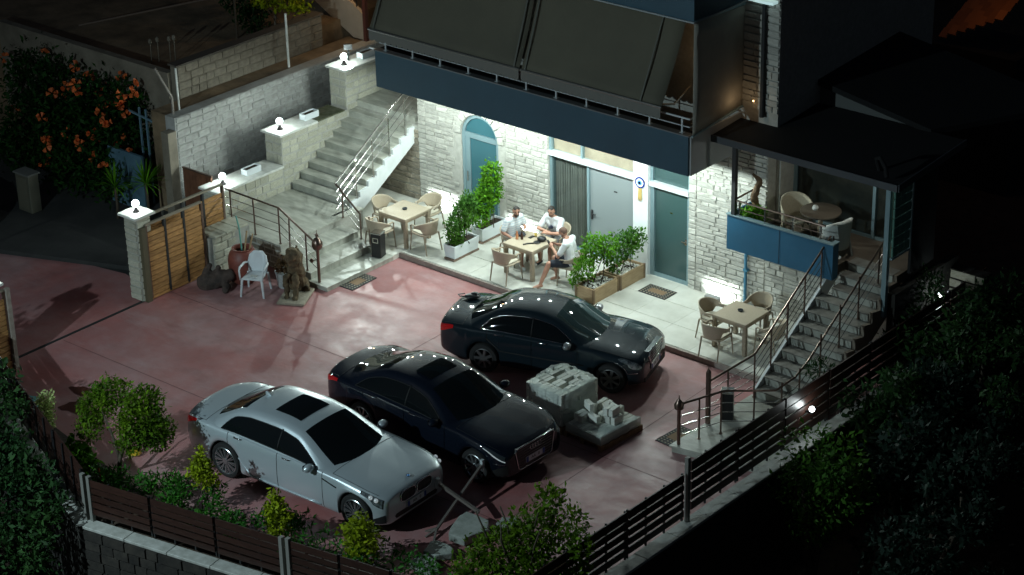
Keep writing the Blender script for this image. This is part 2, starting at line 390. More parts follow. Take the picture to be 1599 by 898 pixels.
# tile joints read as separate slabs: thin slabs on the terrace
tr=random.Random(3); tm=[]
for k in range(4):
    b=MB(); b.box((-.5,-.5,-.5),(.5,.5,.5)); tm.append(mesh_of('paving_slab',b,M['terrace']))
ter=bpy.data.objects['terrace']; ORG[ter]=Vector()
x=-5.16
while x<5.0:
    w=min(1.0,5.04-x)
    for y in (-2.43,-1.62,-.81):
        o=link('paving_slab',tm[tr.randrange(4)],ter,(x+w/2,y+.40,.124)); o.scale=(w-.006,.80,.008)
    x+=1.0

# ------------------------------------------------------------------ house
H=thing('house','two storey stone faced house with navy balcony band, lit terrace doors and dark upper floor','house',(-2,0,0))
w=MB()   # masonry backing, butted panels around the openings
y0,y1=.02,.32
AX0,AX1=-5.46,-4.34
w.box((-6.8,y0,.1),(AX0,y1,3.6)); w.box((AX1,y0,.1),(-2.86,y1,3.6)); w.box((1.02,y0,.1),(6.3,y1,1.88)); w.box((1.02,y0,1.88),(3.0,y1,3.9))
arch=[(AX0,3.6),(AX0,2.14)]+[(-4.9-.56*math.cos(t),2.14+.56*math.sin(t)) for t in np.linspace(0,math.pi,17)[1:-1]]+[(AX1,2.14),(AX1,3.6)]
w.prism(arch,y0,y1)
w.box((-8.9,y0,.1),(-6.8,y1,2.0)); w.box((-6.8,.32,.1),(-6.5,6,3.6)); w.box((-6.8,.10,3.75),(2.3,.4,6.87)); w.box((2.3,.02,3.9),(3.2,.32,7.6)); w.box((2.9,.32,3.9),(3.2,6,7.6))
obj('wall',w,M['mortar'],H)
w=MB(); w.box((-6.5,.9,.1),(6.3,1.0,3.6)); w.box((-6.5,.33,3.55),(3.,.9,3.6)); obj('inner_wall',w,M['soil_tan'],H)
holes=[(AX0-.02,AX1+.02,.1,2.16),(-2.86,1.02,0,4)]
def skipf(a,b,c,d):
    if over(a,b,c,d,holes): return True
    if d>2.1:   # arch
        for px in (a,(a+b)/2,b):
            for pz in (c,d):
                if (px+4.9)**2+(pz-2.14)**2<.56**2 and pz>2.1: return True
        if a<-4.9<b and c<2.70: return True
    return False
lay(H,-6.8,AX0,.12,3.58,0,'-y',(.075,.14),(.18,.52),M['stone'],skip=skipf,seed=5,limit=70,quoin=.24)
lay(H,AX0,AX1,2.16,3.58,0,'-y',(.075,.14),(.18,.4),M['stone'],skip=skipf,seed=6,limit=20)
lay(H,AX1,-2.86,.12,3.58,0,'-y',(.075,.14),(.18,.52),M['stone'],skip=skipf,seed=7,limit=70,quoin=.24)
lay(H,1.02,3.0,.12,3.85,0,'-y',(.075,.14),(.18,.52),M['stone'],seed=8,limit=90,quoin=.2)
lay(H,3.0,5.1,.12,1.86,0,'-y',(.075,.14),(.18,.52),M['stone'],seed=9,limit=40)
lay(H,-8.8,-6.8,.12,1.9,0,'-y',(.10,.19),(.25,.62),M['stone_dark'],seed=10,limit=40)  # dirty brown stones, with the shade of the stairs put into the colour
lay(H,2.32,3.2,4.6,7.5,0,'-y',(.12,.2),(.25,.55),M['stone'],seed=11,limit=30)
# arch surround stones
b=MB()
for i in range(11):
    t0=math.pi*i/11+.02; t1=math.pi*(i+1)/11-.02
    P=[(-4.9-r*math.cos(t),2.14+r*math.sin(t)) for r,t in ((.57,t0),(.74,t0),(.74,t1),(.57,t1))]
    b=MB(); b.prism(P,-.03,.03); obj('arch_stone',b,M['stone'],H,bevel=.008)
# arched door
AD=thing('arched_door','tall teal arched glass door in the stone wall behind the white planters','door',(-4.9,.1,.12))
b=MB(); t_=np.linspace(0,math.pi,17)
def ring(r0,r1,zb):
    o=[(-4.9-r0,zb)]+[(-4.9-r0*math.cos(t),2.14+r0*math.sin(t)) for t in t_]+[(-4.9+r0,zb)]
    i=[(-4.9-r1,zb)]+[(-4.9-r1*math.cos(t),2.14+r1*math.sin(t)) for t in t_]+[(-4.9+r1,zb)]
    return o,i
o_,i_=ring(.555,.48,.12); n=len(o_)
V=[(x,.04,z) for x,z in o_]+[(x,.04,z) for x,z in i_]+[(x,.16,z) for x,z in o_]+[(x,.16,z) for x,z in i_]
b.add(V,[(k,k+1,n+k+1,n+k) for k in range(n-1)]+[(n+k,n+k+1,3*n+k+1,3*n+k) for k in range(n-1)]+[(2*n+k,2*n+k+1,3*n+k+1,3*n+k) for k in range(n-1)])
b.box((-5.38,.05,2.08),(-4.42,.14,2.2)); b.box((-5.38,.06,.12),(-5.24,.13,2.08)); b.box((-5.24,.06,.12),(-4.42,.13,.2)); obj('frame',b,M['frame_teal'],AD)
GT=glass_mat('teal_frosted_glass',(0.035,0.115,0.14),0.22,0.0); GG=glass_mat('green_frosted_glass',(0.042,0.082,0.082),0.2,0.0); GC=glass_mat('clear_window',(0.03,0.035,0.037),0.04,0.74); GCC=glass_mat('transom_glass',(0.1,0.1,0.1),0.04,0.9); GD=glass_mat('dark_window',(0.015,0.026,0.03),0.04,0.6)
b=MB(); b.box((-5.235,.085,.205),(-4.425,.1,2.075)); obj('door_leaf',b,GT,AD)
b=MB(); b.prism([(-4.9-.478*math.cos(t),2.205+max(0,.478*math.sin(t)-.068)) for t in np.linspace(.15,math.pi-.15,15)],.085,.1); obj('fanlight',b,GT,AD)
b=MB(); b.beam((-5.30,.03,1.0),(-5.30,.03,1.25),.025); b.beam((-5.30,.03,1.12),(-5.30,.07,1.12),.02); obj('handle',b,M['steel'],AD)
# wide glazed bay
BY=thing('glazed_bay','wide glazed bay with pleated curtain, grey door leaf and tan transom behind the seated men','window',(-1.65,.1,.12))
b=MB()
for xx in (-2.86,-1.80,-.50):
    b.box((xx,.06,.14),(xx+.06,.2,2.27))
b.box((-2.86,.07,.12),(-.44,.19,.17)); b.box((-2.86,.05,2.366),(-2.80,.2,3.6)); b.box((-.50,.05,2.366),(-.44,.2,3.6)); b.box((-1.98,.07,2.366),(-1.93,.19,3.59)); obj('frame',b,M['frame_teal'],BY)
b=MB(); b.box((-2.88,-.025,2.27),(-.46,.3,2.365)); obj('transom_beam',b,M['frame_white'],BY)
b=MB(); b.box((-2.80,.11,.17),(-1.80,.125,2.27)); obj('pane',b,GC,BY)
b=MB(); b.box((-1.74,.10,.17),(-.50,.13,2.27)); obj('door_leaf',b,mat('grey_door',(0.215,0.245,0.25),0.3),BY)
b=MB(); b.box((-1.70,.07,.98),(-1.66,.10,1.2)); b.beam((-1.68,.05,1.12),(-1.56,.05,1.12),.022); obj('handle',b,M['dark'],BY)
b=MB(); b.box((-1.07,.094,1.78),(-.98,.099,1.81)); obj('door_number_plate',b,M['dark'],BY)
for xa,xb in ((-2.80,-1.98),(-1.93,-.50)):
    b=MB(); b.box((xa,.11,2.37),(xb,.125,3.59)); obj('transom_pane',b,GCC,BY)
b=MB(); b.box((-2.80,.15,2.37),(-.50,.19,3.6)); obj('reflection_panel',b,mat('stone_reflection',(0.60,0.43,0.32),0.8,col2=(0.44,0.31,0.23),scale=2.5),BY)  # tan panel put behind the glass to imitate its stone reflection
b=MB(); n=90; V=[]
for i in range(n+1):
    xx=-2.80+i/n*1.12; yy=.205+.055*math.sin(i*1.12)+.012*math.sin(i*.37)
    V+= [(xx,yy,.15),(xx,yy,2.26)]
b.add(V,[(2*i,2*i+2,2*i+3,2*i+1) for i in range(n)]); obj('curtain',b,mat('taupe_curtain',(0.42,0.39,0.35),0.9,col2=(0.33,0.31,0.28),scale=2),BY,smooth=True,fix=False)
# white pier between doors, carries the charm
b=MB(); b.box((-.44,-.04,.12),(-.04,.3,3.6)); obj('pier',b,M['plaster'],H)
D3=thing('glass_door','green frosted glass door with white transom bar right of the white pier','door',(.5,.1,.12))
b=MB(); b.box((-.04,.05,.12),(.06,.2,2.24)); b.box((.95,.05,.12),(1.02,.2,2.24)); b.box((.06,.06,.12),(.95,.19,.2)); b.box((-.04,.05,2.346),(.03,.2,3.6)); b.box((.97,.05,2.346),(1.02,.2,3.6)); obj('frame',b,M['frame_teal'],D3)
b=MB(); b.box((-.03,-.02,2.24),(1.02,.3,2.345)); obj('transom_beam',b,M['frame_white'],D3)
b=MB(); b.box((.06,.10,.2),(.95,.12,2.24)); obj('door_leaf',b,GG,D3)
b=MB(); b.box((.03,.10,2.35),(.97,.12,3.6)); obj('transom_pane',b,GG,D3)
b=MB(); b.beam((.80,.06,1.12),(.92,.06,1.12),.022); b.box((.88,.07,1.06),(.93,.1,1.18)); obj('handle',b,M['steel'],D3)
b=MB(); b.box((.46,.094,1.68),(.53,.099,1.71)); obj('door_number_plate',b,M['steel'],D3)
# evil eye charm
EY=thing('evil_eye_charm','round blue and white eye charm with straw tassel hanging on the white pier','charm',(-.24,-.05,2.25))
for r,c,k in ((.13,(0.01,0.03,0.20),0),(.095,(0.75,0.8,0.85),1),(.06,(0.12,0.35,0.65),2),(.032,(0.005,0.008,0.02),3)):
    b=MB(); n=20; P=[(-.24+r*math.cos(2*math.pi*i/n),2.27+r*math.sin(2*math.pi*i/n)) for i in range(n)]; b.prism(P,-.062-.006*k,-.05+.001*k); obj('eye_ring' if k<3 else 'pupil',b,mat('charm%d'%k,c,0.2),EY)
b=MB(); 
for i in range(9): b.tube([(-.28+.01*i,-.055,2.14),(-.29+.0125*i,-.06,1.84+.03*(i%3))],.008,5)
obj('tassel',b,mat('straw',(0.5,0.36,0.12),0.8),EY)
b=MB()
for s in(-1,1): b.tube([(-.24,-.05,2.40),(-.24+s*.17,-.052,2.30),(-.24+s*.2,-.052,2.24)],.006,5)
obj('cord',b,M['wood_planter'],EY)
# balcony
BL=MB(); BL.box((-6.35,-1.70,3.6),(2.25,.1,3.75)); bal=obj('balcony',BL,M['soffit'],H)
b=MB(); b.box((-6.36,-1.75,3.6),(2.26,-1.701,4.45)); obj('fascia_panel',b,M['fascia'],bal)
b=MB(); b.box((2.251,-1.70,3.6),(2.30,.1,4.45)); obj('side_panel',b,mat('side_panel_grey',(.36,.37,.37),.7),bal)
b=MB(); b.box((-6.40,-1.70,3.6),(-6.351,.1,4.45)); obj('side_panel',b,M['soffit'],bal)
b=MB(); b.box((-6.37,-1.77,4.451),(2.30,-1.60,4.475)); obj('coping_strip',b,mat('zinc',(0.20,0.22,0.23),0.4,metal=.5),bal)
for i in range(11):
    xx=-6.10+i*.815; b=MB(); b.beam((xx,-1.66,4.47),(xx,-1.66,4.78),.035); b.beam((xx,-1.66,4.47),(xx,-1.66,4.482),.09); obj('rail_post',b,M['frame_white'],bal)
b=MB(); b.tube([(-6.3,-1.66,4.79),(2.24,-1.66,4.79),(2.24,.0,4.79)],.02,8); obj('handrail',b,M['frame_white'],bal,smooth=40)
b=MB(); b.tube([(-6.3,-1.66,4.62),(2.24,-1.66,4.62),(2.24,.0,4.62)],.012,6); obj('rail_rod',b,M['frame_white'],bal,smooth=40)
for p in SOFFIT:
    b=MB(); b.lathe([(.085,-.012),(.085,0.01)],(p[0],p[1],3.588),16); f=obj('downlight',b,M['steel'],H)
    b=MB(); b.lathe([(.06,-.004),(.06,0)],(p[0],p[1],3.574),16); obj('lens',b,M['led'],f)
# awnings
def awning(x0,x1,xt0,xt1,label):
    A=thing('awning',label,'awning',((x0+x1)/2,-1.3,5),0,'dark awnings over the upper balcony')
    P=[(xt0,-.92,6.62),(xt1,-.92,6.62),(x1,-1.80,4.94),(x0,-1.80,4.94)]
    b=MB(); nx,nz=12,10; V=[]
    for j in range(nz+1):
        for i in range(nx+1):
            u=i/nx; v=j/nz; a=Vector(P[0]).lerp(P[1],u); c=Vector(P[3]).lerp(P[2],u); q=a.lerp(c,v); q.y+=.05*math.sin(v*math.pi)+.006*math.sin(u*40)*v; V.append(q)
    F=[(j*(nx+1)+i,j*(nx+1)+i+1,(j+1)*(nx+1)+i+1,(j+1)*(nx+1)+i) for j in range(nz) for i in range(nx)]
    b.add(V,F); fo=obj('fabric',b,M['fabric'],A,smooth=True,fix=False)
    so=fo.modifiers.new('thick','SOLIDIFY'); so.thickness=.008
    b=MB(); n=int((x1-x0)*6); V=[]
    for i in range(n*4+1):
        xx=x0+(x1-x0)*i/(n*4); V+=[(xx,-1.815,4.93),(xx,-1.822,4.74-.045*abs(math.sin(i*math.pi/4)))]
    b.add(V,[(2*i,2*i+2,2*i+3,2*i+1) for i in range(n*4)]); vo=obj('valance',b,mat('valance_cloth',(0.14,0.14,0.125),0.85),A,fix=False)
    vo.modifiers.new('thick','SOLIDIFY').thickness=.006
    b=MB(); b.tube([(x0-.02,-1.81,4.95),(x1+.02,-1.81,4.95)],.03,8); obj('front_bar',b,mat('bar_grey',(0.16,0.16,0.15),0.4,metal=.6),A,smooth=40)
    for f in (.03,.97) if x1<0 else (.03,.86):
        a=Vector(P[0]).lerp(P[1],f); c=Vector(P[3]).lerp(P[2],f); b=MB(); b.beam(a+Vector((0,-.03,0)),c+Vector((0,-.03,0)),.035,.02); obj('seam_strip',b,mat('seam',(0.12,0.12,0.10),0.7),A)
    for f in (.05,.9):
        xx=x0+(x1-x0)*f; b=MB(); b.tube([(xx,-.3,4.9),(xx+.1,-1.0,4.72),(xx,-1.80,4.92)],.022,8); obj('folding_arm',b,M['steel'],A,smooth=40)
    b=MB(); b.tube([(xt0,-.9,6.63),(xt1,-.9,6.63)],.06,10); obj('roller',b,M['dark'],A,smooth=40)
awning(-6.45,-2.10,-6.55,-2.30,'dark awning panel over the left half of the upper balcony, above the stone stairs')
awning(-2.04,1.62,-2.22,1.60,'dark awning panel over the right half of the upper balcony, beside the grey screen')
SA=thing('side_awning','grey vertical fabric screen closing the right end of the upper balcony','awning',(2.32,-.8,5))
b=MB(); V=[]
for j in range(9):
    for i in range(9):
        u=i/8; v=j/8; V.append((2.34+.05*math.sin(u*math.pi)*math.sin(v*math.pi),-1.70+1.82*u,4.47+.17*u+(2.36-.22*u)*v))
b.add(V,[(j*9+i,j*9+i+1,(j+1)*9+i+1,(j+1)*9+i) for j in range(8) for i in range(8)]); f=obj('fabric',b,M['fabric2'],SA,smooth=True,fix=False); f.modifiers.new('thick','SOLIDIFY').thickness=.008
b=MB(); b.tube([(2.34,-1.72,4.46),(2.34,.13,4.62)],.025,8); obj('bottom_bar',b,M['frame_teal'],SA); 
b=MB(); b.tube([(2.34,-1.72,6.86),(2.34,.13,6.79)],.035,8); obj('top_roller',b,M['frame_teal'],SA)
# third floor slab, upper stone pipe and fitting
b=MB(); b.box((-6.6,-1.74,6.87),(2.36,.6,8.4)); ub=obj('upper_balcony',b,M['fascia'],H)
b=MB(); b.box((-6.6,-1.77,6.84),(2.39,.6,6.869)); obj('edge_strip',b,mat('pale_drip_edge',(0.30,0.33,0.34),0.5),ub)
b=MB(); b.tube([(2.86,-.06,7.5),(2.86,-.06,4.5)],.05,8); obj('drainpipe',b,M['dark'],H,smooth=40)
b=MB(); b.box((2.55,-.2,6.95),(3.15,-.02,7.0)); b.box((2.65,-.16,6.93),(3.05,-.06,6.95)); obj('tube_light',b,mat('tube_lens',(.8,.9,.9),.3,emit=((.7,1,1),.5)),H)
# small things seen between fascia and awning
b=MB(); b.box((-6.2,-.02,3.76),(-5.2,.09,5.8)); obj('shutter',b,M['dark'],H)
# blue pipe on the lower wall
b=MB(); b.tube([(2.57,-.07,1.88),(2.57,-.07,.12)],.035,8); b.box((2.52,-.1,.98),(2.62,-.0,1.02)); obj('drainpipe',b,mat('blue_pipe',(0.05,0.20,0.32),0.4),H,smooth=40)

# ------------------------------------------------------------------ right annex with balcony
X=thing('annex','lower side annex with blue panelled balcony, sliding glass and dark flat canopy','building',(4.6,0,0))
b=MB(); b.box((2.75,-.93,1.89),(5.2,.85,2.08)); b.box((5.2,-.40,1.89),(6.4,.85,2.08)); obj('balcony_floor',b,mat('brown_floor',(0.17,0.13,0.095),0.6,col2=(0.12,0.09,0.065),scale=3),X)
b=MB(); b.box((2.72,-1.0,1.88),(5.28,-.931,2.64)); b.box((5.21,-.931,1.88),(5.28,-.80,2.64)); b.box((2.72,-.931,1.88),(2.749,.0,2.64)); pn=obj('blue_parapet',b,M['bluepanel'],X)
b=MB(); b.box((2.70,-1.02,2.641),(5.30,-.91,2.665)); b.box((5.19,-.91,2.641),(5.30,-.79,2.665)); obj('coping_strip',b,M['frame_teal'],pn)
for xx in (4.0,):
    b=MB(); b.box((xx,-1.004,1.89),(xx+.008,-1.0,2.63)); obj('panel_joint',b,M['dark'],pn)
b=MB(); b.beam((2.86,-.96,2.66),(2.86,-.96,4.2),.09); obj('post',b,M['dark'],X)
b=MB(); b.beam((6.43,-.9,1.4),(6.43,-.9,4.2),.10); obj('post',b,M['frame_teal'],X)
for xx in (3.0,3.62,4.30,4.95): 
    b=MB(); b.beam((xx,-.96,2.66),(xx,-.96,2.97),.032); obj('rail_post',b,M['steel'],X)
b=MB(); b.tube([(2.86,-.96,2.98),(5.05,-.96,2.98)],.02,8); b.tube([(2.86,-.96,2.98),(2.86,.02,2.98)],.02,8); obj('handrail',b,M['steel_dark'],X,smooth=40)
b=MB(); b.tube([(2.86,-.96,2.81),(5.0,-.96,2.81)],.009,6); b.tube([(2.86,-.96,2.81),(2.86,.02,2.81)],.009,6); obj('rail_rod',b,M['steel_dark'],X,smooth=40)
b=MB(); b.box((3.0,.33,2.08),(3.1,.9,4.15)); b.box((2.3,.0,3.86),(3.0,.3,4.15)); obj('side_wall',b,M['mortar'],X)
b=MB()
for xx in (3.1,5.02,6.28): b.box((xx,.82,2.08),(xx+.07,.92,4.14))
b.box((3.17,.83,4.06),(6.28,.91,4.14)); b.box((3.17,.83,2.08),(6.28,.91,2.14)); b.box((3.17,.84,3.55),(5.02,.90,3.60)); obj('sliding_frame',b,M['frame_teal'],X)
for xa,xb in ((3.17,5.02),(5.09,6.28)):
    b=MB(); b.box((xa,.865,2.14),(xb,.875,4.06)); obj('pane',b,GD,X)
b=MB(); n=70; V=[]
for i in range(n+1):
    xx=3.15+i/n*3.15; yy=1.02+.10*math.sin(i*1.3); V+=[(xx,yy,2.1),(xx,yy,4.1)]
b.add(V,[(2*i,2*i+2,2*i+3,2*i+1) for i in range(n)]); obj('curtain',b,mat('grey_curtain',(0.45,0.45,0.44),0.9),X,smooth=True,fix=False)
b=MB(); b.prism([(-1.0,4.16),(-1.0,4.27),(1.5,4.42),(1.5,4.31)],2.1,6.66,'x'); cn=obj('canopy_roof',b,M['roofdark'],X)
b=MB(); b.box((2.1,-1.03,4.14),(6.66,-1.001,4.285)); b.prism([(-1.0,4.14),(-1.0,4.29),(1.5,4.44),(1.5,4.29)],6.661,6.69,'x'); obj('edge_trim',b,mat('grey_trim',(0.06,0.065,0.072),0.5,metal=.3),cn)
b=MB(); b.tube([(6.0,-.6,4.3),(5.95,-.65,4.55),(6.1,-.75,4.62),(6.28,-.85,4.5),(6.38,-.95,4.35)],.045,8); obj('vent_pipe',b,M['roofdark'],cn,smooth=40)
b=MB(); b.box((5.3,-.3,4.1),(5.5,-.1,4.14)); obj('ceiling_light',b,mat('dim_lens',(.9,.9,.9),.3,emit=((1,.9,.75),1.2)),X)
lamp('POINT',(5.2,-.3,3.95),20,(.95,1,.92),.06)
lamp('POINT',(1.75,-.45,5.5),1.6,(1,.62,.28),.06)
lamp('POINT',(2.66,-.42,4.85),1.3,(1,.70,.40),.06)
b=MB(); b.sphere((2.62,-.02,4.78),.012,8,6); obj('wall_light',b,M['led_warm'],H)
b=MB(); b.sphere((1.75,-.45,5.62),.05,10,6); o=obj('wall_light',b,M['led_warm'],H)
# right side: glass block panel and dark door
gb=mat('glass_block',(0.13,0.27,0.22),0.25,col2=(0.10,0.21,0.17),scale=4)
b=MB(); b.box((6.5,-.9,2.64),(6.56,-.22,2.68)); b.box((6.5,-.9,4.13),(6.56,-.22,4.16)); b.box((6.5,-.24,2.68),(6.56,-.2,4.13)); bf=obj('block_frame',b,M['frame_teal'],X)
for r_ in range(7):
    for c_ in range(3):
        b=MB(); b.box((6.505,-.88+c_*.21,2.69+r_*.205),(6.555,-.68+c_*.21,2.885+r_*.205)); obj('glass_block',b,gb,bf,bevel=.012)
b=MB(); b.box((6.5,-.19,2.1),(6.56,.7,4.25)); obj('side_door',b,M['roofdark'],X)
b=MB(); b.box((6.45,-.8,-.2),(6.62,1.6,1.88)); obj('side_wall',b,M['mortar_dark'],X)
b=MB(); b.prism([(2.9,4.0),(5.7,4.0),(5.6,4.36),(2.9,4.86)],1.55,1.75); obj('rear_wall',b,mat('grey_render',(0.10,0.105,0.10),0.9),X)
b=MB(); b.add([(2.0,1.45,5.02),(5.9,1.45,4.36),(7.4,4.6,4.30),(2.6,4.6,5.1),(2.0,1.45,5.14),(5.9,1.45,4.48),(7.4,4.6,4.42),(2.6,4.6,5.22)],[(0,3,2,1),(4,5,6,7),(0,1,5,4),(1,2,6,5),(2,3,7,6),(3,0,4,7)]); obj('rear_roof',b,M['roofdark'],X)
# ------------------------------------------------------------------ left stone wall stepping up beside the stairs
GW=thing('stepped_garden_wall','cream stone wall stepping up beside the left stairs with three white capped tiers','wall',(-9.1,-2,0))
b=MB(); WX0,WX1=-9.42,-8.88
tiers=[(-4.45,-2.42,1.24),(-2.42,-.22,2.0),(-.22,1.3,2.96)]
for ya,yb,zt in tiers: b.box((WX0,ya+.001,-.2),(WX1,yb,zt))
obj('core',b,M['mortar'],GW)
for (ya,yb,zt),k in zip(tiers,range(3)):
    zb=[.0,.4,1.9][k]
    lay(GW,ya,yb,zb,zt,WX1,'+x',(.15,.24),(.24,.52),M['stone_cream'],seed=20+k,joint=.02)
    if k==0: lay(GW,WX0,WX1,0,zt,ya,'-y',(.26,.34),(.25,.54),M['stone_cream'],seed=25,joint=.02)
    else: lay(GW,WX0,WX1,[0,1.27,2.03][k],zt,ya,'-y',(.17,.3),(.22,.34),M['stone_cream'],seed=25+k,joint=.02)
    b=MB()
    if k==1: b.box((WX0-.06,ya-.08,zt),(WX1+.07,ya+1.15,zt+.055))
    else: b.box((WX0-.06,ya-.08,zt),(WX1+.07,yb-(.02 if k==0 else 0),zt+.055))
    obj('capstone',b,M['cap_white'],GW,bevel=.008)
    if k==1:
        b=MB(); b.box((WX0-.02,ya+1.16,zt),(WX1+.02,yb-.1,zt+.03)); obj('mossy_top',b,mat('mossy_mortar',(0.14,0.13,0.09),0.95,col2=(0.06,0.075,0.03),scale=5,bump=.6),GW)
# globe lamps
def globe_lamp(loc,label,power=72,group='globe lamps on the stone pillars'):
    t=thing('globe_lamp',label,'lamp',loc,0,group)
    b=MB(); b.lathe([(.075,0),(.075,.012),(.055,.03),(.032,.07),(.026,.115),(.04,.125)],(0,0,0),14); obj('base',b,mat('lamp_base',(0.06,0.05,0.05),0.4,metal=.4) if 'lamp_base' not in bpy.data.materials else bpy.data.materials['lamp_base'],t,smooth=50,local=True)
    b=MB(); b.sphere((0,0,.20),.082,16,12); obj('globe',b,M['globe'],t,smooth=True,local=True)
    lamp('POINT',(loc[0],loc[1],loc[2]+.20),power,WHITE,.095)
    return t
globe_lamp((-9.13,-4.08,1.30),'white globe lamp on the lowest white cap, at the foot of the left stairs')
globe_lamp((-9.13,-2.20,2.06),'white globe lamp on the middle white cap of the stepped wall')
globe_lamp((-9.13,.0,3.02),'white globe lamp on the highest white cap, beside the planter with yellow succulent')
t=thing('floodlight','small grey floodlight added behind the highest globe lamp to cast the railing shadows','lamp',(-9.25,.28,3.02))
b=MB(); b.beam((-9.25,.28,3.02),(-9.25,.28,3.30),.03); b.obox((-9.25,.28,3.36),(.20,.07,.14),R(48)); obj('housing',b,M['dark'],t)
lamp('SPOT',(-9.21,.22,3.36),FILL_FLOOD,WHITE,.05,aim=(-2.5,-8.5,0),spot=62,blend=.9)  # added floodlight, casts the railing shadows and brightens the courtyard
# planter boxes on the wall
def wall_box(loc,label,rz=math.pi/2):
    t=thing('window_box',label,'planter',loc,rz,'white boxes on the stepped wall')
    b=MB(); b.prism([(-.21,0),(.21,0),(.235,.15),(.205,.15),(.19,.05),(-.19,.05),(-.205,.15),(-.235,.15)],-.085,.085); b.box((-.225,-.098,.0),(.225,-.0855,.15)); b.box((-.225,.0855,.0),(.225,.098,.15)); obj('box',b,M['white_plastic'],t,local=True)
    b=MB(); b.box((-.19,-.08,.05),(.19,.08,.12)); obj('soil',b,M['soil'],t,local=True)
    return t
wall_box((-9.12,-3.2,1.297),'empty white planter box on the lowest cap of the stepped wall')
wall_box((-9.12,-1.25,2.057),'empty white planter box on the middle tier of the stepped wall')
wall_box((-9.12,.75,3.017),'white planter box holding a yellow succulent on the highest cap')
# ------------------------------------------------------------------ left stairs
LS=thing('left_staircase','pale stone staircase with low landing climbing beside the stepped wall','staircase',(-7.9,-2,0))
b=MB(); b.box((-8.85,-4.62,-.1),(-6.75,-2.02,.60)); obj('landing_core',b,M['mortar'],LS)
b=MB(); b.box((-8.86,-4.66,.60),(-6.72,-2.0,.63)); obj('landing_slab',b,M['travertine'],LS)
for k,(xa,xb,zt,yb) in enumerate(((-6.72,-6.22,.46,-2.72),(-6.22,-5.72,.29,-2.72),(-5.72,-5.171,.12,-2.702))):
    b=MB(); b.box((xa-.06,-4.80+.06*(2-k),-.1),(xb,yb,zt-.032)); f=obj('step',b,M['travertine'],LS)
    b=MB(); b.box((xa-.02,-4.83+.06*(2-k),zt-.03),(xb+.02,yb,zt)); obj('tread',b,M['travertine'],f,bevel=.006)
b=MB(); b.box((-5.95,-2.95,.12),(-5.66,-2.5,.27)); obj('block',b,M['travertine'],LS)
lay(LS,-8.85,-6.75,.0,.58,-4.62,'-y',(.13,.2),(.2,.45),M['stone_dark'],seed=31,joint=.018)
for k in range(9):
    yk=-2.17+.285*k; zt=.63+.17*(k+1); xr=-7.0
    b=MB(); b.box((-8.87,yk,zt-.22 if k else .63),(xr,yk+.30,zt-.032)); f=obj('step',b,M['travertine'],LS)
    b=MB(); b.box((-8.87,yk-.025,zt-.03),(xr,yk+.285,zt)); obj('tread',b,M['travertine'],f,bevel=.006)
b=MB(); b.box((-8.87,.4,1.9),(-6.83,2.2,2.16)); obj('top_landing',b,M['travertine'],LS)
b=MB(); b.box((-8.87,2.2,2.0),(-6.83,2.4,2.8)); obj('landing_upstand',b,M['plaster'],LS)
b=MB(); saw=[]
for k in range(8): yk=-2.17+.285*k; saw+=[(yk+.005,.63+.17*k),(yk+.005,.63+.17*(k+1)-.04)]
saw+=[(.1,1.96),(.1,1.62),(-2.4,.12),(-2.75,.12),(-2.75,.63)]
fs=MB(); fs.prism([(-2.1,.60),(.1,1.80),(.1,1.60),(-2.36,.12),(-2.75,.12),(-2.75,.60)],-8.86,-7.001,'x'); obj('flight_slab',fs,M['plaster'],LS)
b.prism(saw,-7.0,-6.93,'x'); obj('stringer',b,M['plaster'],LS)
# railings: posts, handrail, thin rods
def rail(t, path, posts, rods, m, hr=.022, foot=None):
    b=MB(); b.tube(path,hr,8); obj('handrail',b,m,t,smooth=40)
    for (p,q) in posts:
        b=MB(); b.tube([p,q],.018,8); b.lathe([(.035,0),(.035,.012)],p,8); obj('post',b,m,t,smooth=40)
    for d in rods:
        b=MB(); b.tube([(x,y,z-d) for x,y,z in path],.0085,6); obj('rod',b,M['steel'],t,smooth=40)
t=thing('landing_railing','bronze railing along the front of the left landing, sloping down to an ornate newel post','railing',(-7,-4.55,.63))
rail(t,[(-8.5,-4.58,1.52),(-6.78,-4.58,1.50),(-5.48,-4.72,1.02)],[((x,-4.58,.63),(x,-4.58,1.50)) for x in (-8.35,-7.6,-6.8)]+[((-6.42,-4.66,.46),(-6.42,-4.63,1.36)),((-5.86,-4.7,.29),(-5.86,-4.69,1.16))],(.2,.4,.6),M['steel_dark'])
b=MB(); b.tube([(-5.48,-4.72,.12),(-5.48,-4.72,1.0)],.035,10); b.lathe([(.03,0),(.10,.03),(.125,.1),(.12,.18),(.07,.26),(.02,.3),(.035,.33),(.035,.36),(.008,.40),(.006,.48)],(-5.48,-4.72,.9),12); b.tube([(-5.56,-4.72,1.24),(-5.40,-4.72,1.24)],.008,6); obj('newel',b,M['steel_dark'],t,smooth=40)
b=MB(); b.sphere((-5.62,-4.78,.62),(.05,.035,.06),8,6); b.tube([(-5.62,-4.78,.62),(-5.5,-4.73,.66)],.012,6); obj('tap',b,M['steel_dark'],t,smooth=True)
t=thing('stair_railing','shiny steel railing climbing the open side of the left stairs','railing',(-6.96,-2,.63))
pth=[(-6.97,-2.62,1.38),(-6.97,-2.5,1.45),(-6.97,-.5,2.72),(-6.97,.05,3.05)]
rail(t,pth,[((-6.97,y,z0),(-6.97,y,z0+.92)) for y,z0 in ((-1.95,.80),(-1.38,1.14),(-.81,1.48),(-.26,1.82))],(.22,.42,.62),M['steel'])
t=thing('step_railing','bronze railing dropping from the left stairs to the terrace beside the black bin','railing',(-6.4,-2.7,.5))
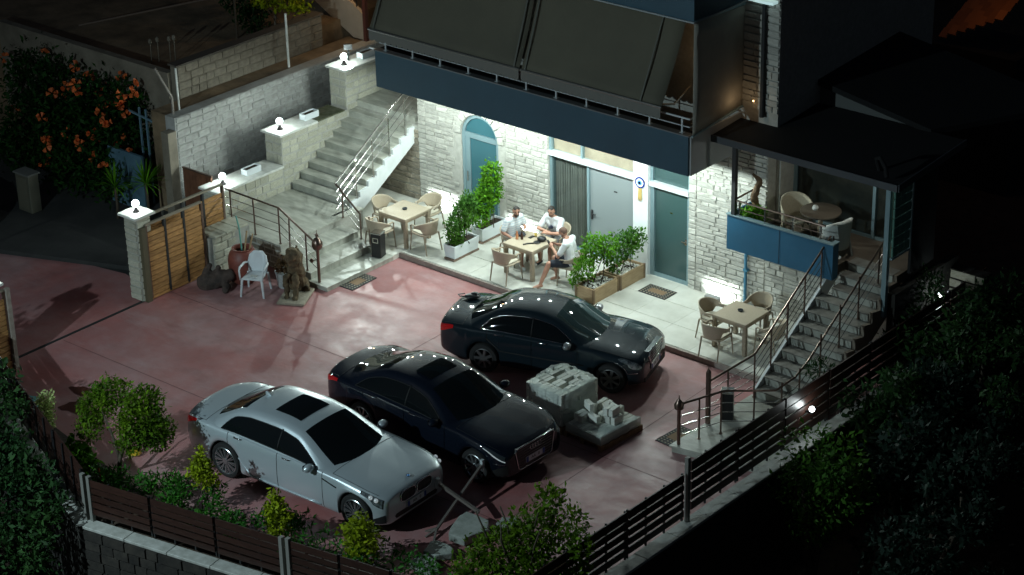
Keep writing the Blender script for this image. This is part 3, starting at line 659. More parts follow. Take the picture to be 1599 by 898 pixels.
rail(t,[(-6.97,-2.62,1.38),(-6.15,-2.72,.90)],[((-6.72,-2.68,.63),(-6.72,-2.66,1.22)),((-6.1,-2.75,.29),(-6.12,-2.73,.92)),((-5.72,-2.85,.27),(-5.72,-2.85,.98))],(.2,.4),M['steel_dark'])
# ------------------------------------------------------------------ right stairs
RS=thing('right_staircase','grey stone staircase rising from the corner platform to the blue panelled balcony','staircase',(5.7,-2,0))
b=MB(); b.prism([(4.93,-5.80),(6.7,-5.45),(6.7,-3.2),(4.98,-3.2)],-.1,.12,'z'); obj('platform_core',b,M['travertine'],RS)
b=MB(); b.prism([(4.90,-5.84),(6.72,-5.48),(6.72,-3.2),(4.95,-3.2)],.121,.15,'z'); obj('platform_slab',b,M['travertine'],RS)
for k in range(11):
    yk=-3.26+.285*k; zt=.15+.176*(k+1); xl=5.08 if yk<-1.2 else 5.285
    b=MB(); b.box((xl,yk,max(.15,zt-.5)),(6.3,yk+.30,zt-.032)); f=obj('step',b,M['travertine'],RS)
    b=MB(); b.box((xl-.01,yk-.025,zt-.03),(6.32,yk+.285,zt)); obj('tread',b,mat('shaded_tread',(0.25,0.235,0.205),.6,col2=(.16,.15,.13),scale=4) if 'shaded_tread' not in bpy.data.materials else bpy.data.materials['shaded_tread'],f,bevel=.006)  # darker tread colour carries the shade lying on the treads
b=MB(); sr=[]
for k in range(10): yk=-3.26+.285*k; sr+=[(yk,.15+.176*k),(yk,.15+.176*(k+1)+.05)]
sr+=[(-.35,1.95),(-.35,1.55),(-3.0,-.1),(-3.3,-.1)]
b.prism(sr,6.33,6.41,'x'); obj('stringer',b,mat('brown_stringer',(0.22,0.18,0.14),.7),RS)
b=MB(); sr=[(-3.26,.15),(-3.26,.32),(-.35,2.12),(-.35,1.75),(-2.9,.15)]
b.prism(sr,5.02,5.07,'x'); obj('stringer',b,M['plaster'],RS)
t=thing('right_stair_inner_railing','red brown railing on the terrace side of the right stairs','railing',(5.05,-2,.15))
rail(t,[(4.97,-4.68,1.05),(5.06,-3.32,1.10),(5.06,-3.1,1.22),(5.06,-.75,2.70)],[((5.06,y,z),(5.06,y,z+.92)) for y,z in ((-3.3,.16),(-2.75,.52),(-2.2,.86),(-1.62,1.22),(-1.05,1.55))]+[((5.22,-.7,1.9),(5.1,-.72,2.70)),((5.0,-4.1,.15),(5.0,-4.1,1.06))],(.2,.36,.52,.68),M['steel_dark'])
b=MB(); b.beam((4.97,-4.7,.15),(4.97,-4.7,1.26),.07); b.lathe([(.05,0),(.02,.05),(.008,.1)],(4.97,-4.7,1.26),8); obj('newel',b,M['steel_dark'],t)
t=thing('right_stair_outer_railing','dark railing around the corner platform and up the outer side of the right stairs','railing',(6.1,-3,.15))
rail(t,[(5.04,-5.66,1.0),(5.42,-4.85,1.06),(6.1,-4.1,.98),(6.1,-3.45,1.0),(6.1,-3.0,1.18),(6.1,-.45,2.78)],[((5.2,-5.3,.15),(5.2,-5.3,1.03)),((5.4,-4.88,.15),(5.4,-4.88,1.05)),((5.82,-4.4,.15),(5.82,-4.4,1.0))]+[((6.1,y,z),(6.1,y,z+.92)) for y,z in ((-3.9,.15),(-3.3,.2),(-2.6,.66),(-1.95,1.04),(-1.3,1.4),(-.6,1.8))],(.25,.45,.65),M['steel_dark'])
b=MB(); b.tube([(5.02,-5.7,.15),(5.02,-5.7,.95)],.035,10); b.lathe([(.03,0),(.09,.04),(.095,.12),(.05,.2),(.015,.24),(.008,.32)],(5.02,-5.7,.88),12); obj('newel',b,M['steel_dark'],t,smooth=40)
# ------------------------------------------------------------------ gate and pillars
def pillar(name,label,x,y,w,h,seed,group=None):
    t=thing(name,label,'pillar',(x,y,0),0,group)
    b=MB(); b.box((x-w/2+.02,y-w/2+.02,-.1),(x+w/2-.02,y+w/2-.02,h)); obj('core',b,M['mortar'],t)
    for f,pl in (('-y',y-w/2),('+x',x+w/2),('-x',x-w/2)):
        c=x if f=='-y' else y
        lay(t,c-w/2+.02,c+w/2-.02,.0,h,pl,f,(.145,.165),(.9,1.0),M['stone_cream'],seed=seed,joint=.018,name='stone')
    b=MB(); b.box((x-w/2-.08,y-w/2-.08,h),(x+w/2+.08,y+w/2+.08,h+.06)); obj('capstone',b,M['cap_white'],t,bevel=.01)
pillar('gate_pillar','tall brick pillar with white cap and globe lamp at the far end of the sliding gate',-8.17,-7.42,.42,1.95,41)
pillar('gate_pillar','brick pillar with white cap cut off by the left edge, beside the brown gate leaf',-8.0,-11.62,.42,1.86,42)
globe_lamp((-8.0,-11.62,1.92),'white globe lamp on the pillar cut off by the left edge')
globe_lamp((-8.17,-7.42,2.01),'white globe lamp on the free standing brick gate pillar')
def gate(name,label,x,ya,yb,z0,z1,panels,m,group=None):
    t=thing(name,label,'gate',(x,(ya+yb)/2,0),0,group)
    n=int((z1-z0-.1)/.115)
    for p in range(panels):
        pa=ya+(yb-ya)*p/panels+.03; pb=ya+(yb-ya)*(p+1)/panels-.03
        for k in range(n):
            b=MB(); b.box((x-.018,pa,z0+.05+k*.115),(x+.018+.004*((k*7+p)%3),pb,z0+.05+k*.115+.100)); obj('board',b,m,t)
    for p in range(panels+1):
        yy=ya+(yb-ya)*p/panels; b=MB(); b.box((x-.028,yy-.028,z0),(x+.034,yy+.028,z1)); obj('upright',b,M['dark'] if 0<p<panels else M['steel_dark'],t)
    b=MB(); b.box((x-.03,ya,z1+.001),(x+.03,yb,z1+.045)); obj('top_rail',b,mat('gate_rail',(.30,.26,.2),.4,metal=.3) if 'gate_rail' not in bpy.data.materials else bpy.data.materials['gate_rail'],t)
    b=MB(); b.box((x-.03,ya,z0-.02),(x+.03,yb,z0+.04)); obj('bottom_rail',b,M['wood_gate'],t)
gate('sliding_gate','brown boarded sliding gate leaf in front, standing next to the brick pillar',-7.93,-7.42,-5.82,.04,1.74,3,M['wood_gate'])
gate('sliding_gate','brown boarded gate leaf behind the front leaf, reaching to the pillar of the stairs',-8.45,-7.1,-4.72,.3,1.66,4,M['wood_gate'])
gate('sliding_gate','brown gate leaf half cut off by the left edge',-7.72,-13.0,-11.36,.04,1.74,3,M['wood_gate'])
b=MB(); b.beam((-7.68,-11.30,0),(-7.68,-11.30,1.80),.09); o=obj('gate_post',b,M['kerb'],None); tag(o,'grey post at the free end of the cut off brown gate leaf','post')
b=MB(); b.beam((-7.92,-7.52,0),(-7.92,-7.52,1.74),.13); o=obj('gate_post',b,mat('olive_post',(.10,.085,.05),.5),None); tag(o,'dark olive post between the brick pillar and the front gate leaf','post')
t=thing('alley_door','brown plank door closing the alley behind the stairs pillar','door',(-9.9,-4.15,0))
for i in range(9):
    b=MB(); b.box((-10.38+i*.108,-4.17,.0),(-10.28+i*.108,-4.14,1.42)); obj('plank',b,mat('red_plank',(.20,.085,.045),.6,col2=(.13,.055,.03),scale=6,island=.15) if 'red_plank' not in bpy.data.materials else bpy.data.materials['red_plank'],t)
b=MB(); b.box((-10.40,-4.18,1.42),(-9.40,-4.13,1.45)); b.box((-10.40,-4.135,.3),(-9.40,-4.11,.38)); obj('rail',b,M['steel_dark'],t)
# low rubble wall between gate and landing
t=thing('low_stone_wall','low cream stone wall under the gate end beside the red clay pot','wall',(-7.9,-5.2,0))
b=MB(); b.prism([(-8.3,-5.6),(-7.85,-5.75),(-7.7,-4.66),(-8.3,-4.66)],-.1,.86,'z'); obj('core',b,M['mortar'],t)
lay(t,-5.68,-4.66,.0,.86,-7.76,'+x',(.15,.24),(.22,.42),M['stone_cream'],seed=44,joint=.02)
for i in range(3):
    b=MB(); b.box((-8.3,-5.66+i*.34,.861),(-7.72,-5.34+i*.34,.92)); obj('cap_slab',b,M['stone_cream'],t,bevel=.012)
# ------------------------------------------------------------------ painted wall, block wall, upper garden
t=thing('whitewashed_wall','long whitewashed block wall running behind the stepped wall','wall',(-10.6,0,0))
b=MB(); b.box((-10.85,-4.16,-.2),(-10.52,8,2.6)); obj('core',b,M['whitewash'],t)
lay(t,-4.14,3.5,.55,2.6,-10.5,'+x',(.165,.185),(.34,.46),M['whitewash'],seed=51,joint=.012,depth=.05,proud=.006)
b=MB(); b.box((-10.74,-4.42,-.2),(-10.5,-4.17,2.3)); obj('end_pier',b,M['block'],t)
g=MB(); g.prism([(-10.86,-4.1),(-10.86,9),(-11.4,9),(-11.4,-4.1)],-.2,2.58,'z'); g.box((-40,-3.15,-.2),(-11.6,30,3.0)); struct('upper_garden_ground',g,M['soil_tan'])
g=MB(); g.box((-10.5,-4.1,-.2),(-9.43,6,.55)); struct('alley',g,M['street'])
t=thing('block_wall','grey concrete block wall above the brown ledge at upper left','wall',(-11.5,-1,2.5))
b=MB(); b.box((-11.65,-3.2,2.0),(-11.42,1.55,3.38)); obj('core',b,M['block'],t)
lay(t,-3.2,1.55,2.58,3.38,-11.4,'+x',(.19,.21),(.38,.42),M['block'],seed=52,joint=.007,depth=.04,proud=.003)
b=MB(); b.box((-18,-3.3,1.0),(-11.66,-3.1,3.2)); obj('return_wall',b,M['block'],t)
b=MB(); b.box((-11.68,-3.25,3.381),(-11.38,1.6,3.42)); obj('coping',b,mat('coping_brown',(.10,.085,.07),.9),t)
def pole(label,pts,r,m,name='pole',cat='pole'):
    b=MB(); b.tube(pts,r,8); o=obj(name,b,m,None,smooth=40); tag(o,label,cat); return o
pole('pale straight pole standing on the ledge in front of the grey block wall',[(-10.95,-.08,2.55),(-10.95,-.08,3.95)],.03,M['cap_white'])
pole('rusty pole bent at the top beside the corner of the whitewashed wall',[(-10.75,-4.0,.8),(-10.8,-3.95,3.0),(-10.95,-4.25,3.75)],.03,mat('grey_pole',(.28,.25,.22),.5,metal=.3))
pole('pale vertical pole at the corner of the block wall',[(-10.85,-3.72,2.3),(-10.9,-3.68,3.6)],.025,M['cap_white'])
pole('long thin pipe slanting across the dark upper garden',[(-16.2,-2.2,3.15),(-14.5,.0,3.5),(-13.2,1.6,3.75)],.03,mat('brown_pipe',(.16,.11,.08),.6))
pole('thin dark pole rising from the upper garden near the top edge',[(-12.6,-.2,3.0),(-12.6,-.2,5.2)],.03,M['bark'])
pole('crooked grey stake in the upper garden left of the bright green leaves',[(-12.4,.9,3.0),(-12.35,.95,3.9),(-12.5,1.0,4.8)],.03,mat('stake',(.2,.15,.11),.8))
for i,(x,y,z,l) in enumerate(((-12.9,-2.7,3.5,'white insulator cup leftmost of four above the block wall corner'),(-12.75,-2.6,3.55,'white insulator cup second from left above the block wall corner'),(-12.5,-2.45,3.58,'white insulator cup second from right above the block wall corner'),(-12.38,-2.4,3.62,'white insulator cup rightmost of four above the block wall corner'))):
    b=MB(); b.lathe([(.03,0),(.05,.03),(.045,.1),(.015,.13)],(x,y,z),8); b.tube([(x,y,z-.5),(x,y,z)],.012,6); o=obj('insulator',b,M['block'],None,smooth=True); tag(o,l,'insulator','white insulators above the block wall')
# tan neighbour staircase at the top edge
t=thing('neighbour_staircase','tan plastered stairs with solid parapet and red brown post at the top edge','staircase',(-11.2,2.6,2))
tan=mat('tan_plaster',(.42,.33,.25),.85,col2=(.34,.27,.2),scale=2)
b=MB(); b.prism([(-13.2,4.1),(-13.2,3.7),(-11.17,2.62),(-10.8,2.62),(-10.8,3.28),(-12.0,4.0)],2.4,2.5); obj('parapet',b,tan,t)
b=MB(); b.box((-10.7,3.0,2.0),(-9.2,3.2,4.6)); obj('wall',b,tan,t)
for i in range(5):
    b=MB(); b.box((-10.7,2.98-.004*i,2.75+.25*i),(-9.2,2.999,2.78+.25*i)); obj('board_joint',b,mat('tan_shade',(.26,.2,.15),.9) if 'tan_shade' not in bpy.data.materials else bpy.data.materials['tan_shade'],t)
b=MB(); b.box((-10.80,2.38,2.5),(-10.70,2.48,4.4)); obj('post',b,mat('red_brown_post',(.10,.03,.022),.5),t)
for i in range(6):
    b=MB(); zz=3.28+.11*i; xx=-10.86-.19*i; b.beam((xx,2.45,zz),(xx,2.45,zz+.55),.02); obj('baluster',b,M['dark'],t)
lamp('POINT',(-10.6,2.0,4.9),34,(1.0,.72,.42),.08)
b=MB(); b.box((-10.66,1.94,4.93),(-10.54,2.06,5.05)); o=obj('stair_lamp',b,M['led_warm'],None); tag(o,'warm lamp lighting the tan stairs above the top edge','lamp')
# ------------------------------------------------------------------ cars
def pchip(xs,ys):
    xs=np.array(xs,float); ys=np.array(ys,float); h=np.diff(xs); d=np.diff(ys)/h; m=np.zeros(len(xs))
    for i in range(1,len(xs)-1):
        if d[i-1]*d[i]>0: m[i]=2*d[i-1]*d[i]/(d[i-1]+d[i])
    m[0]=d[0]; m[-1]=d[-1]
    def f(x):
        x=min(max(x,xs[0]),xs[-1]); i=min(int(np.searchsorted(xs,x,side='right'))-1,len(xs)-2); i=max(i,0)
        t=(x-xs[i])/h[i]; return float(ys[i]*(2*t**3-3*t*t+1)+h[i]*m[i]*(t**3-2*t*t+t)+ys[i+1]*(-2*t**3+3*t*t)+h[i]*m[i+1]*(t**3-t*t))
    return f
chrome=mat('chrome',(0.75,0.77,0.78),0.08,metal=1.0)
tyre_m=mat('tyre_rubber',(0.012,0.012,0.012),0.75)
rim_m=mat('alloy',(0.55,0.57,0.58),0.25,metal=0.9)
rim_g=mat('grey_alloy',(0.22,0.22,0.22),0.35,metal=0.8)
tail_m=mat('tail_lamp',(0.30,0.006,0.008),0.12,emit=((1,0.02,0.02),0.05))
lens_m=mat('head_lamp_lens',(0.45,0.50,0.52),0.08,metal=0.6,col2=(0.06,0.07,0.08),scale=14)
plate_m=mat('number_plate_white',(0.66,0.70,0.74),0.45); plate_b=mat('number_plate_blue',(0.02,0.06,0.30),0.45)
carglass=mat('tinted_car_glass',(0.005,0.007,0.008),0.03,spec=0.22)
carglass2=mat('windscreen_glass',(0.02,0.032,0.032),0.03,spec=0.8)
well_m=mat('wheel_well',(0.004,0.004,0.004),0.9)
groove_m=mat('panel_gap',(0.006,0.006,0.006),0.7)
def text_obj(name,s,size,m,parent,loc,rot):
    cu=bpy.data.curves.new(name,'FONT'); cu.body=s; cu.size=size; cu.align_x='CENTER'; cu.align_y='CENTER'; cu.extrude=.0015
    o=bpy.data.objects.new(name,cu); C.objects.link(o); me=bpy.data.meshes.new_from_object(o); bpy.data.objects.remove(o); bpy.data.curves.remove(cu)
    me.materials.clear(); me.materials.append(m); o=link(name,me,parent,loc); o.rotation_euler=rot; return o

def make_car(name,label,p,paint,group='cars parked in the courtyard'):
    T=thing(name,label,'car',(0,0,0),0,group)
    L,W=p['L'],p['W']; xf=p['xf']; xr=-L/2; xa=xf-p['fo']; xb=xa-p['wb']; r=p['r']; Ra=r+.045
    zt=pchip(*zip(*p['top'])); zs=pchip(*zip(*p['belt']))
    DF,DR=p.get('DF',.75),p.get('DR',.7); nf,nr=p.get('nf',.70),p.get('nr',.74)
    def hw(x):
        w=W/2; d=xf-x; e=x-xr
        if d<DF: w*=nf+(1-nf)*math.sqrt(max(0,1-(1-d/DF)**2))
        if e<DR: w*=nr+(1-nr)*math.sqrt(max(0,1-(1-e/DR)**2))
        return w
    def zbot(x):
        z=.20
        d=xf-x; e=x-xr
        if d<.5: z=.20+.06*(1-d/.5)
        if e<.5: z=.22+.10*(1-e/.5)
        for c in (xa,xb):
            if abs(x-c)<Ra: z=max(z,r+math.sqrt(Ra*Ra-(x-c)**2))
        return z
    def sec(x):
        w=hw(x); zb=zbot(x); b=min(zs(x),zt(x)-.02); t=zt(x); zm=max(.52,zb+.45*(b-zb)); zm=min(zm,b-.1)
        P=[(w-.05,zb),(w-.012,zb+.25*(zm-zb)),(w,zm),(w-.006,zm+.5*(b-.07-zm)),(w-.02,b-.05),(w-.055,b-.005),(w*.86-.02,b+.35*(t-b)+.004),(w*.6,b+.80*(t-b)),(w*.3,t-.006),(0,t)]
        return P
    NS=18
    def sec_s(x,s):
        P=sec(x); s=min(max(s,0),len(P)-1.0001); i=int(s); t=s-i
        p0=P[max(i-1,0)];p1=P[i];p2=P[i+1];p3=P[min(i+2,len(P)-1)]
        f=lambda a,b,c,d:.5*((2*b)+(-a+c)*t+(2*a-5*b+4*c-d)*t*t+(-a+3*b-3*c+d)*t**3)
        return (f(p0[0],p1[0],p2[0],p3[0]),f(p0[1],p1[1],p2[1],p3[1]))
    def surf(x,s,side,off=0):
        y,z=sec_s(x,s); q=Vector((x,y,z))
        if off:
            y2,z2=sec_s(x,s+.05); y1,z1=sec_s(x,s-.05); ts=Vector((0,y2-y1,z2-z1)); 
            ya,za=sec_s(min(x+.01,xf),s); yb,zb=sec_s(max(x-.01,xr),s); tx=Vector((.02,ya-yb,za-zb)); n=tx.cross(ts)
            if n.length>1e-9: n.normalize(); q-=n*off
        return Vector((q.x,q.y*side,q.z))
    # stations
    xs=set()
    for d in (0,.015,.04,.08,.13,.2,.28,.38,.5): xs.add(xf-d); xs.add(xr+d)
    for c in (xa,xb):
        for k in range(-8,9): xs.add(c+Ra*math.sin(k/8*math.pi/2))
        xs.add(c-Ra-.004); xs.add(c+Ra+.004)
    x=xr+.6
    while x<xf-.5: xs.add(x); x+=.09
    doors=p['doors']   # x of front edge, b pillar, rear edge
    for d in doors: xs|={d-.007,d+.007}
    hx,tx_=p['hood'],p['trunk']
    xs=sorted(x for x in xs if not any(abs(x-d)<.0069 for d in doors)); 
    out=[xs[0]]
    for x in xs[1:]:
        if x-out[-1]>.003: out.append(x)
    xs=out; S_=[i*9/ (NS) for i in range(NS+1)]
    body=MB(); parts={k:MB() for k in ('front','rear')}; doorm=[]; hood=MB(); trunk=MB(); gap=MB()
    # lower body
    grid={}
    for side in (1,-1):
        dm={0:MB(),1:MB()}
        for i in range(len(xs)-1):
            x0,x1=xs[i],xs[i+1]; xm=(x0+x1)/2
            isgap=any(abs(xm-d)<.0075 for d in doors)
            for k in range(NS):
                s0,s1=S_[k],S_[k+1]; sm=(s0+s1)/2
                q=[surf(x0,s0,side),surf(x1,s0,side),surf(x1,s1,side),surf(x0,s1,side)]
                if side<0: q=q[::-1]
                tgt=body
                if isgap and sm<5.2 and sm>.5:
                    for v in q: v.y-=side*.012
                    tgt=gap
                elif sm<5 and sm>.5 and doors[2]<xm<doors[0]: tgt=dm[0] if xm>doors[1] else dm[1]
                elif sm>5.6 and xm>hx and xf-xm>.16: tgt=hood
                elif sm>5.6 and xm<tx_ and xm-xr>.10: tgt=trunk
                tgt.add(q,[(0,1,2,3)])
            # inner lip and wheel house
            a0,b0=surf(x0,0,side),surf(x1,0,side); gq=[a0,b0,Vector((b0.x,b0.y-side*.26,b0.z)),Vector((a0.x,a0.y-side*.26,a0.z))]
            gap.add(gq if side>0 else gq[::-1],[(0,1,2,3)])
        doorm.append(dm)
    for xe,sg in ((xf,1),(xr,-1)):   # closed ends
        P=[surf(xe,s,1) for s in S_]+[surf(xe,s,-1) for s in S_[::-1][1:]]
        body.add(P,[tuple(range(len(P)))])
    def weld(o):
        bm=bmesh.new(); bm.from_mesh(o.data); bmesh.ops.remove_doubles(bm,verts=bm.verts,dist=.0015); bmesh.ops.recalc_face_normals(bm,faces=bm.faces); bm.to_mesh(o.data); bm.free()
        o.data.polygons.foreach_set('use_smooth',[True]*len(o.data.polygons)); o.data.set_sharp_from_angle(angle=R(42)); return o
    B=weld(obj('body',body,paint,T,local=True)); weld(obj('bonnet',hood,paint,T,local=True)); weld(obj('boot_lid',trunk,paint,T,local=True))
    obj('panel_gap',gap,groove_m,B,local=True)
    for side,dm in ((1,doorm[0]),(-1,doorm[1])):
        for k in (0,1):
            d=weld(obj('door',dm[k],paint,T,local=True))
            hxp=(doors[1]+.14) if k==0 else (doors[2]+.16); b=MB(); q=surf(hxp,4.15,side); b.tube([q+Vector((0,0,0)),q+Vector((.03,side*.03,.0)),q+Vector((.17,side*.03,.005)),q+Vector((.2,0,.005))],.013,6); obj('handle',b,chrome if p.get('chrome') else paint,d,local=True,smooth=True)
    b=MB(); b.box((xb+.0,-W/2+.28,.18),(xa,W/2-.28,.6)); b.box((xr+.12,-W/2+.3,.25),(xf-.12,W/2-.3,.5)); obj('underbody',b,well_m,T,local=True)
    # seam lines round bonnet and boot
    for X_,s_ in ((hx,None),(tx_,None)):
        b=MB(); b.tube([surf(X_,s,sd,.001) for sd,ss in ((1,[5.6,6,6.5,7,7.5,8,8.5,9]),(-1,[8.5,8,7.5,7,6.5,6,5.6])) for s in ss],.004,5); obj('seam',b,groove_m,B,local=True)
    for sd in (1,-1):
        for xa_,xb_ in ((hx,xf-.18),(tx_,xr+.12)):
            b=MB(); b.tube([surf(xa_+(xb_-xa_)*t/10,5.6,sd,.001) for t in range(11)],.004,5); obj('seam',b,groove_m,B,local=True)
    # ---------------- greenhouse
    gp=p['green']; xs0,xs1=gp[0][0],gp[-1][0]    # cowl .. rear base (x decreasing) (x,z,halfwidth)
    gx=[-a[0] for a in gp]; fz=pchip(gx,[a[1] for a in gp]); fe=pchip(gx,[a[2] for a in gp])
    us=[]; 
    for a,b_ in zip(gp[:-1],gp[1:]):
        n=max(2,int(abs(a[0]-b_[0])/.07)); us+= [a[0]+(b_[0]-a[0])*k/n for k in range(n)]
    us.append(gp[-1][0]); iw=p['iw']; ir=p['ir']   # x where windscreen ends / rear window starts
    us=sorted(set(us+[iw,ir]),reverse=True)
    VV=[-1+2*k/12 for k in range(13)]
    def gtop(x,v,off=0):
        e=fe(-x); z=fz(-x)
        bowf=.16*max(0,(x-iw)/(xs0-iw))*v*v if x>iw else 0
        bowr=.12*max(0,(ir-x)/(ir-xs1))*v*v if x<ir else 0
        return Vector((x-bowf+bowr,e*v,z-.045*v*v*(1 if x<=xs0-.02 else .6)-.02*v**6+off))
    roof=MB(); ws=MB(); rw=MB()
    for i in range(len(us)-1):
        x0,x1=us[i],us[i+1]; xm=(x0+x1)/2
        for k in range(12):
            q=[gtop(x0,VV[k]),gtop(x0,VV[k+1]),gtop(x1,VV[k+1]),gtop(x1,VV[k])]
            edge=k in(0,11)
            tgt=roof
            if xm>iw and not edge: tgt=ws
            elif xm<ir and not edge: tgt=rw
            tgt.add(q,[(0,1,2,3)])
    sides={1:[MB(),MB()],-1:[MB(),MB()]}; NR=7
    def gside(x,h,side):
        a=gtop(x,1); q0=Vector((a.x,min(hw(a.x)-.055,max(fe(-x)+.02,hw(a.x)-.06)),min(zs(a.x)-.012,a.z-.004)))
        q=q0.lerp(a,h); q.y+=.035*math.sin(h*math.pi)*min(1,(a.z-q0.z)/.3); return Vector((q.x,q.y*side,q.z))
    wx0,wx1=p['dlo']
    for side in (1,-1):
        for i in range(len(us)-1):
            x0,x1=us[i],us[i+1]
            H_=[0,.07,.2,.35,.5,.65,.8,.9,1]
            for k in range(8):
                q=[gside(x0,H_[k],side),gside(x1,H_[k],side),gside(x1,H_[k+1],side),gside(x0,H_[k+1],side)]
                roof.add(q if side<0 else q[::-1],[(0,1,2,3)])
    Ro=weld(obj('roof',roof,paint,T,local=True)); weld(obj('windscreen',ws,carglass2 if p.get('clear') else carglass,T,local=True)); weld(obj('rear_window',rw,carglass,T,local=True))
    # side windows: outline between belt and roof edge, cut into panes at the pillar
    def win(xa_,xb_,side):
        b=MB(); n=16; V=[]
        for i in range(n+1):
            x=xa_+(xb_-xa_)*i/n; top=gtop(x,1); hgt=top.z-zs(top.x)
            rr=.075; h1=max(.10,1-rr/max(hgt,.09)); h1=min(h1,.86)
            t=(x-wx1)/(wx0-wx1); endr=min(1,max(0,(t)/.09))**.5 ; h1=.10+(h1-.10)*endr
            for k in range(5):
                h=.09+(h1-.09)*k/4; q=gside(x,h,side); q.y+=side*.006; q.z+=.0; V.append(q)
        F=[(i*5+k,(i+1)*5+k,(i+1)*5+k+1,i*5+k+1) for i in range(n) for k in range(4)]
        b.add(V,F); o=weld(obj('side_window',b,carglass,T,local=True)); return V,n
    bp=doors[1]+p.get('bp',-.02)
    for side in (1,-1):
        b=MB(); b.tube([gside(bp,h_,side)+Vector((0,side*.002,0)) for h_ in (.08,.3,.5,.7,.86)],.017,6); obj('window_pillar',b,groove_m,Ro,local=True,smooth=True)
        Va,n=win(wx0,bp+.010,side); Vb,_=win(bp-.010,wx1,side)
        if p.get('chrome'):
            loop=[Va[i*5+4] for i in range(n+1)]+[Vb[i*5+4] for i in range(n+1)]+[Vb[i*5] for i in range(n,-1,-1)]+[Va[i*5] for i in range(n,-1,-1)]
            b=MB(); b.tube([q+Vector((0,side*.004,0)) for q in loop]+[loop[0]],.008,5); obj('window_trim',b,chrome if p['chrome']>1 else groove_m,Ro,local=True,smooth=True)
    # sunroof
    if p.get('sun'):
        a,c,vv=p['sun']; b=MB(); n=8; V=[gtop(a+(c-a)*i/n,vv*(-1+2*k/n),.007) for i in range(n+1) for k in range(n+1)]
        b.add(V,[(i*(n+1)+k,i*(n+1)+k+1,(i+1)*(n+1)+k+1,(i+1)*(n+1)+k) for i in range(n) for k in range(n)]); weld(obj('sunroof',b,carglass,T,local=True))
    if p.get('fin'):
        q=gtop(ir+.10,0); b=MB(); b.prism([(q.x-.09,q.z-.005),(q.x+.08,q.z-.005),(q.x-.05,q.z+.07),(q.x-.09,q.z+.065)],-.022,.022); obj('antenna_fin',b,paint,T,local=True,bevel=.006)
    # mirrors
    for side in (1,-1):
        q=gside(p['mir'],.12,side); b=MB(); b.sphere(q+Vector((-.02,side*.13,.03)),(.085,.12,.075),12,8); b.tube([q,q+Vector((0,side*.08,.0))],.03,6); m_=obj('mirror',b,p.get('mirm',paint),T,local=True,smooth=True)
        b=MB(); q2=q+Vector((-.092,side*.13,.03)); b.box((q2.x-.004,q2.y-.08,q2.z-.05),(q2.x+.02,q2.y+.08,q2.z+.05)); obj('mirror_glass',b,carglass,m_,local=True)
    # patches on the body surface (lamps, intakes)
    def patch(name_,x0,x1,slo,shi,m_,side,off=.006,n=8,parent=None,taper=.5):
        b=MB(); V=[]
        for i in range(n+1):
            t=i/n; x=x0+(x1-x0)*t
            for k in range(n+1):
                lo=slo(t) if callable(slo) else slo; hi=shi(t) if callable(shi) else shi
                V.append(surf(x,lo+(hi-lo)*k/n,side,off))
        b.add(V,[(i*(n+1)+k,(i+1)*(n+1)+k,(i+1)*(n+1)+k+1,i*(n+1)+k+1) for i in range(n) for k in range(n)]); return weld(obj(name_,b,m_,parent or T,local=True))
    for side in (1,-1): p['lamps'](patch,side,xf,xr,surf)
    def bar(pts,rr,m_,nm='trim',par=None): b=MB(); b.tube(pts,rr,6); return obj(nm,b,m_,par or T,local=True,smooth=True)
    p['nose'](T,xf,xr,surf,bar,patch,W)
    # number plates
    for xe,sg,zz in ((xf,1,p['platez']),(xr,-1,p.get('platez2',.75))):
        X0=xe+sg*.012; b=MB(); b.box((X0,-.26,zz-.056),(X0+sg*.012,.26,zz+.056)); pl=obj('number_plate',b,plate_m,T,local=True)
        for s in(-1,1):
            b=MB(); b.box((X0,s*.225-.03,zz-.052),(X0+sg*.0145,s*.225+.03,zz+.052)); obj('plate_band',b,plate_b,pl,local=True)
        text_obj('plate_text','AA   0',.085,M['black'],pl,(X0+sg*.013,0,zz),(math.pi/2,0,math.pi/2*sg))
    # wheels
    tm_,rm_=wheel_meshes(p)
    for c in (xa,xb):
        for side in (1,-1):
            w=bpy.data.objects.new('wheel',None); C.objects.link(w); w.parent=T; w.location=(c,side*(W/2-.115),r); w.rotation_euler=(0,0,0 if side>0 else math.pi)
            for nm,me in (('tyre',tm_),('rim',rm_[0]),('brake_disc',rm_[1])): link(nm,me,w)
    return T
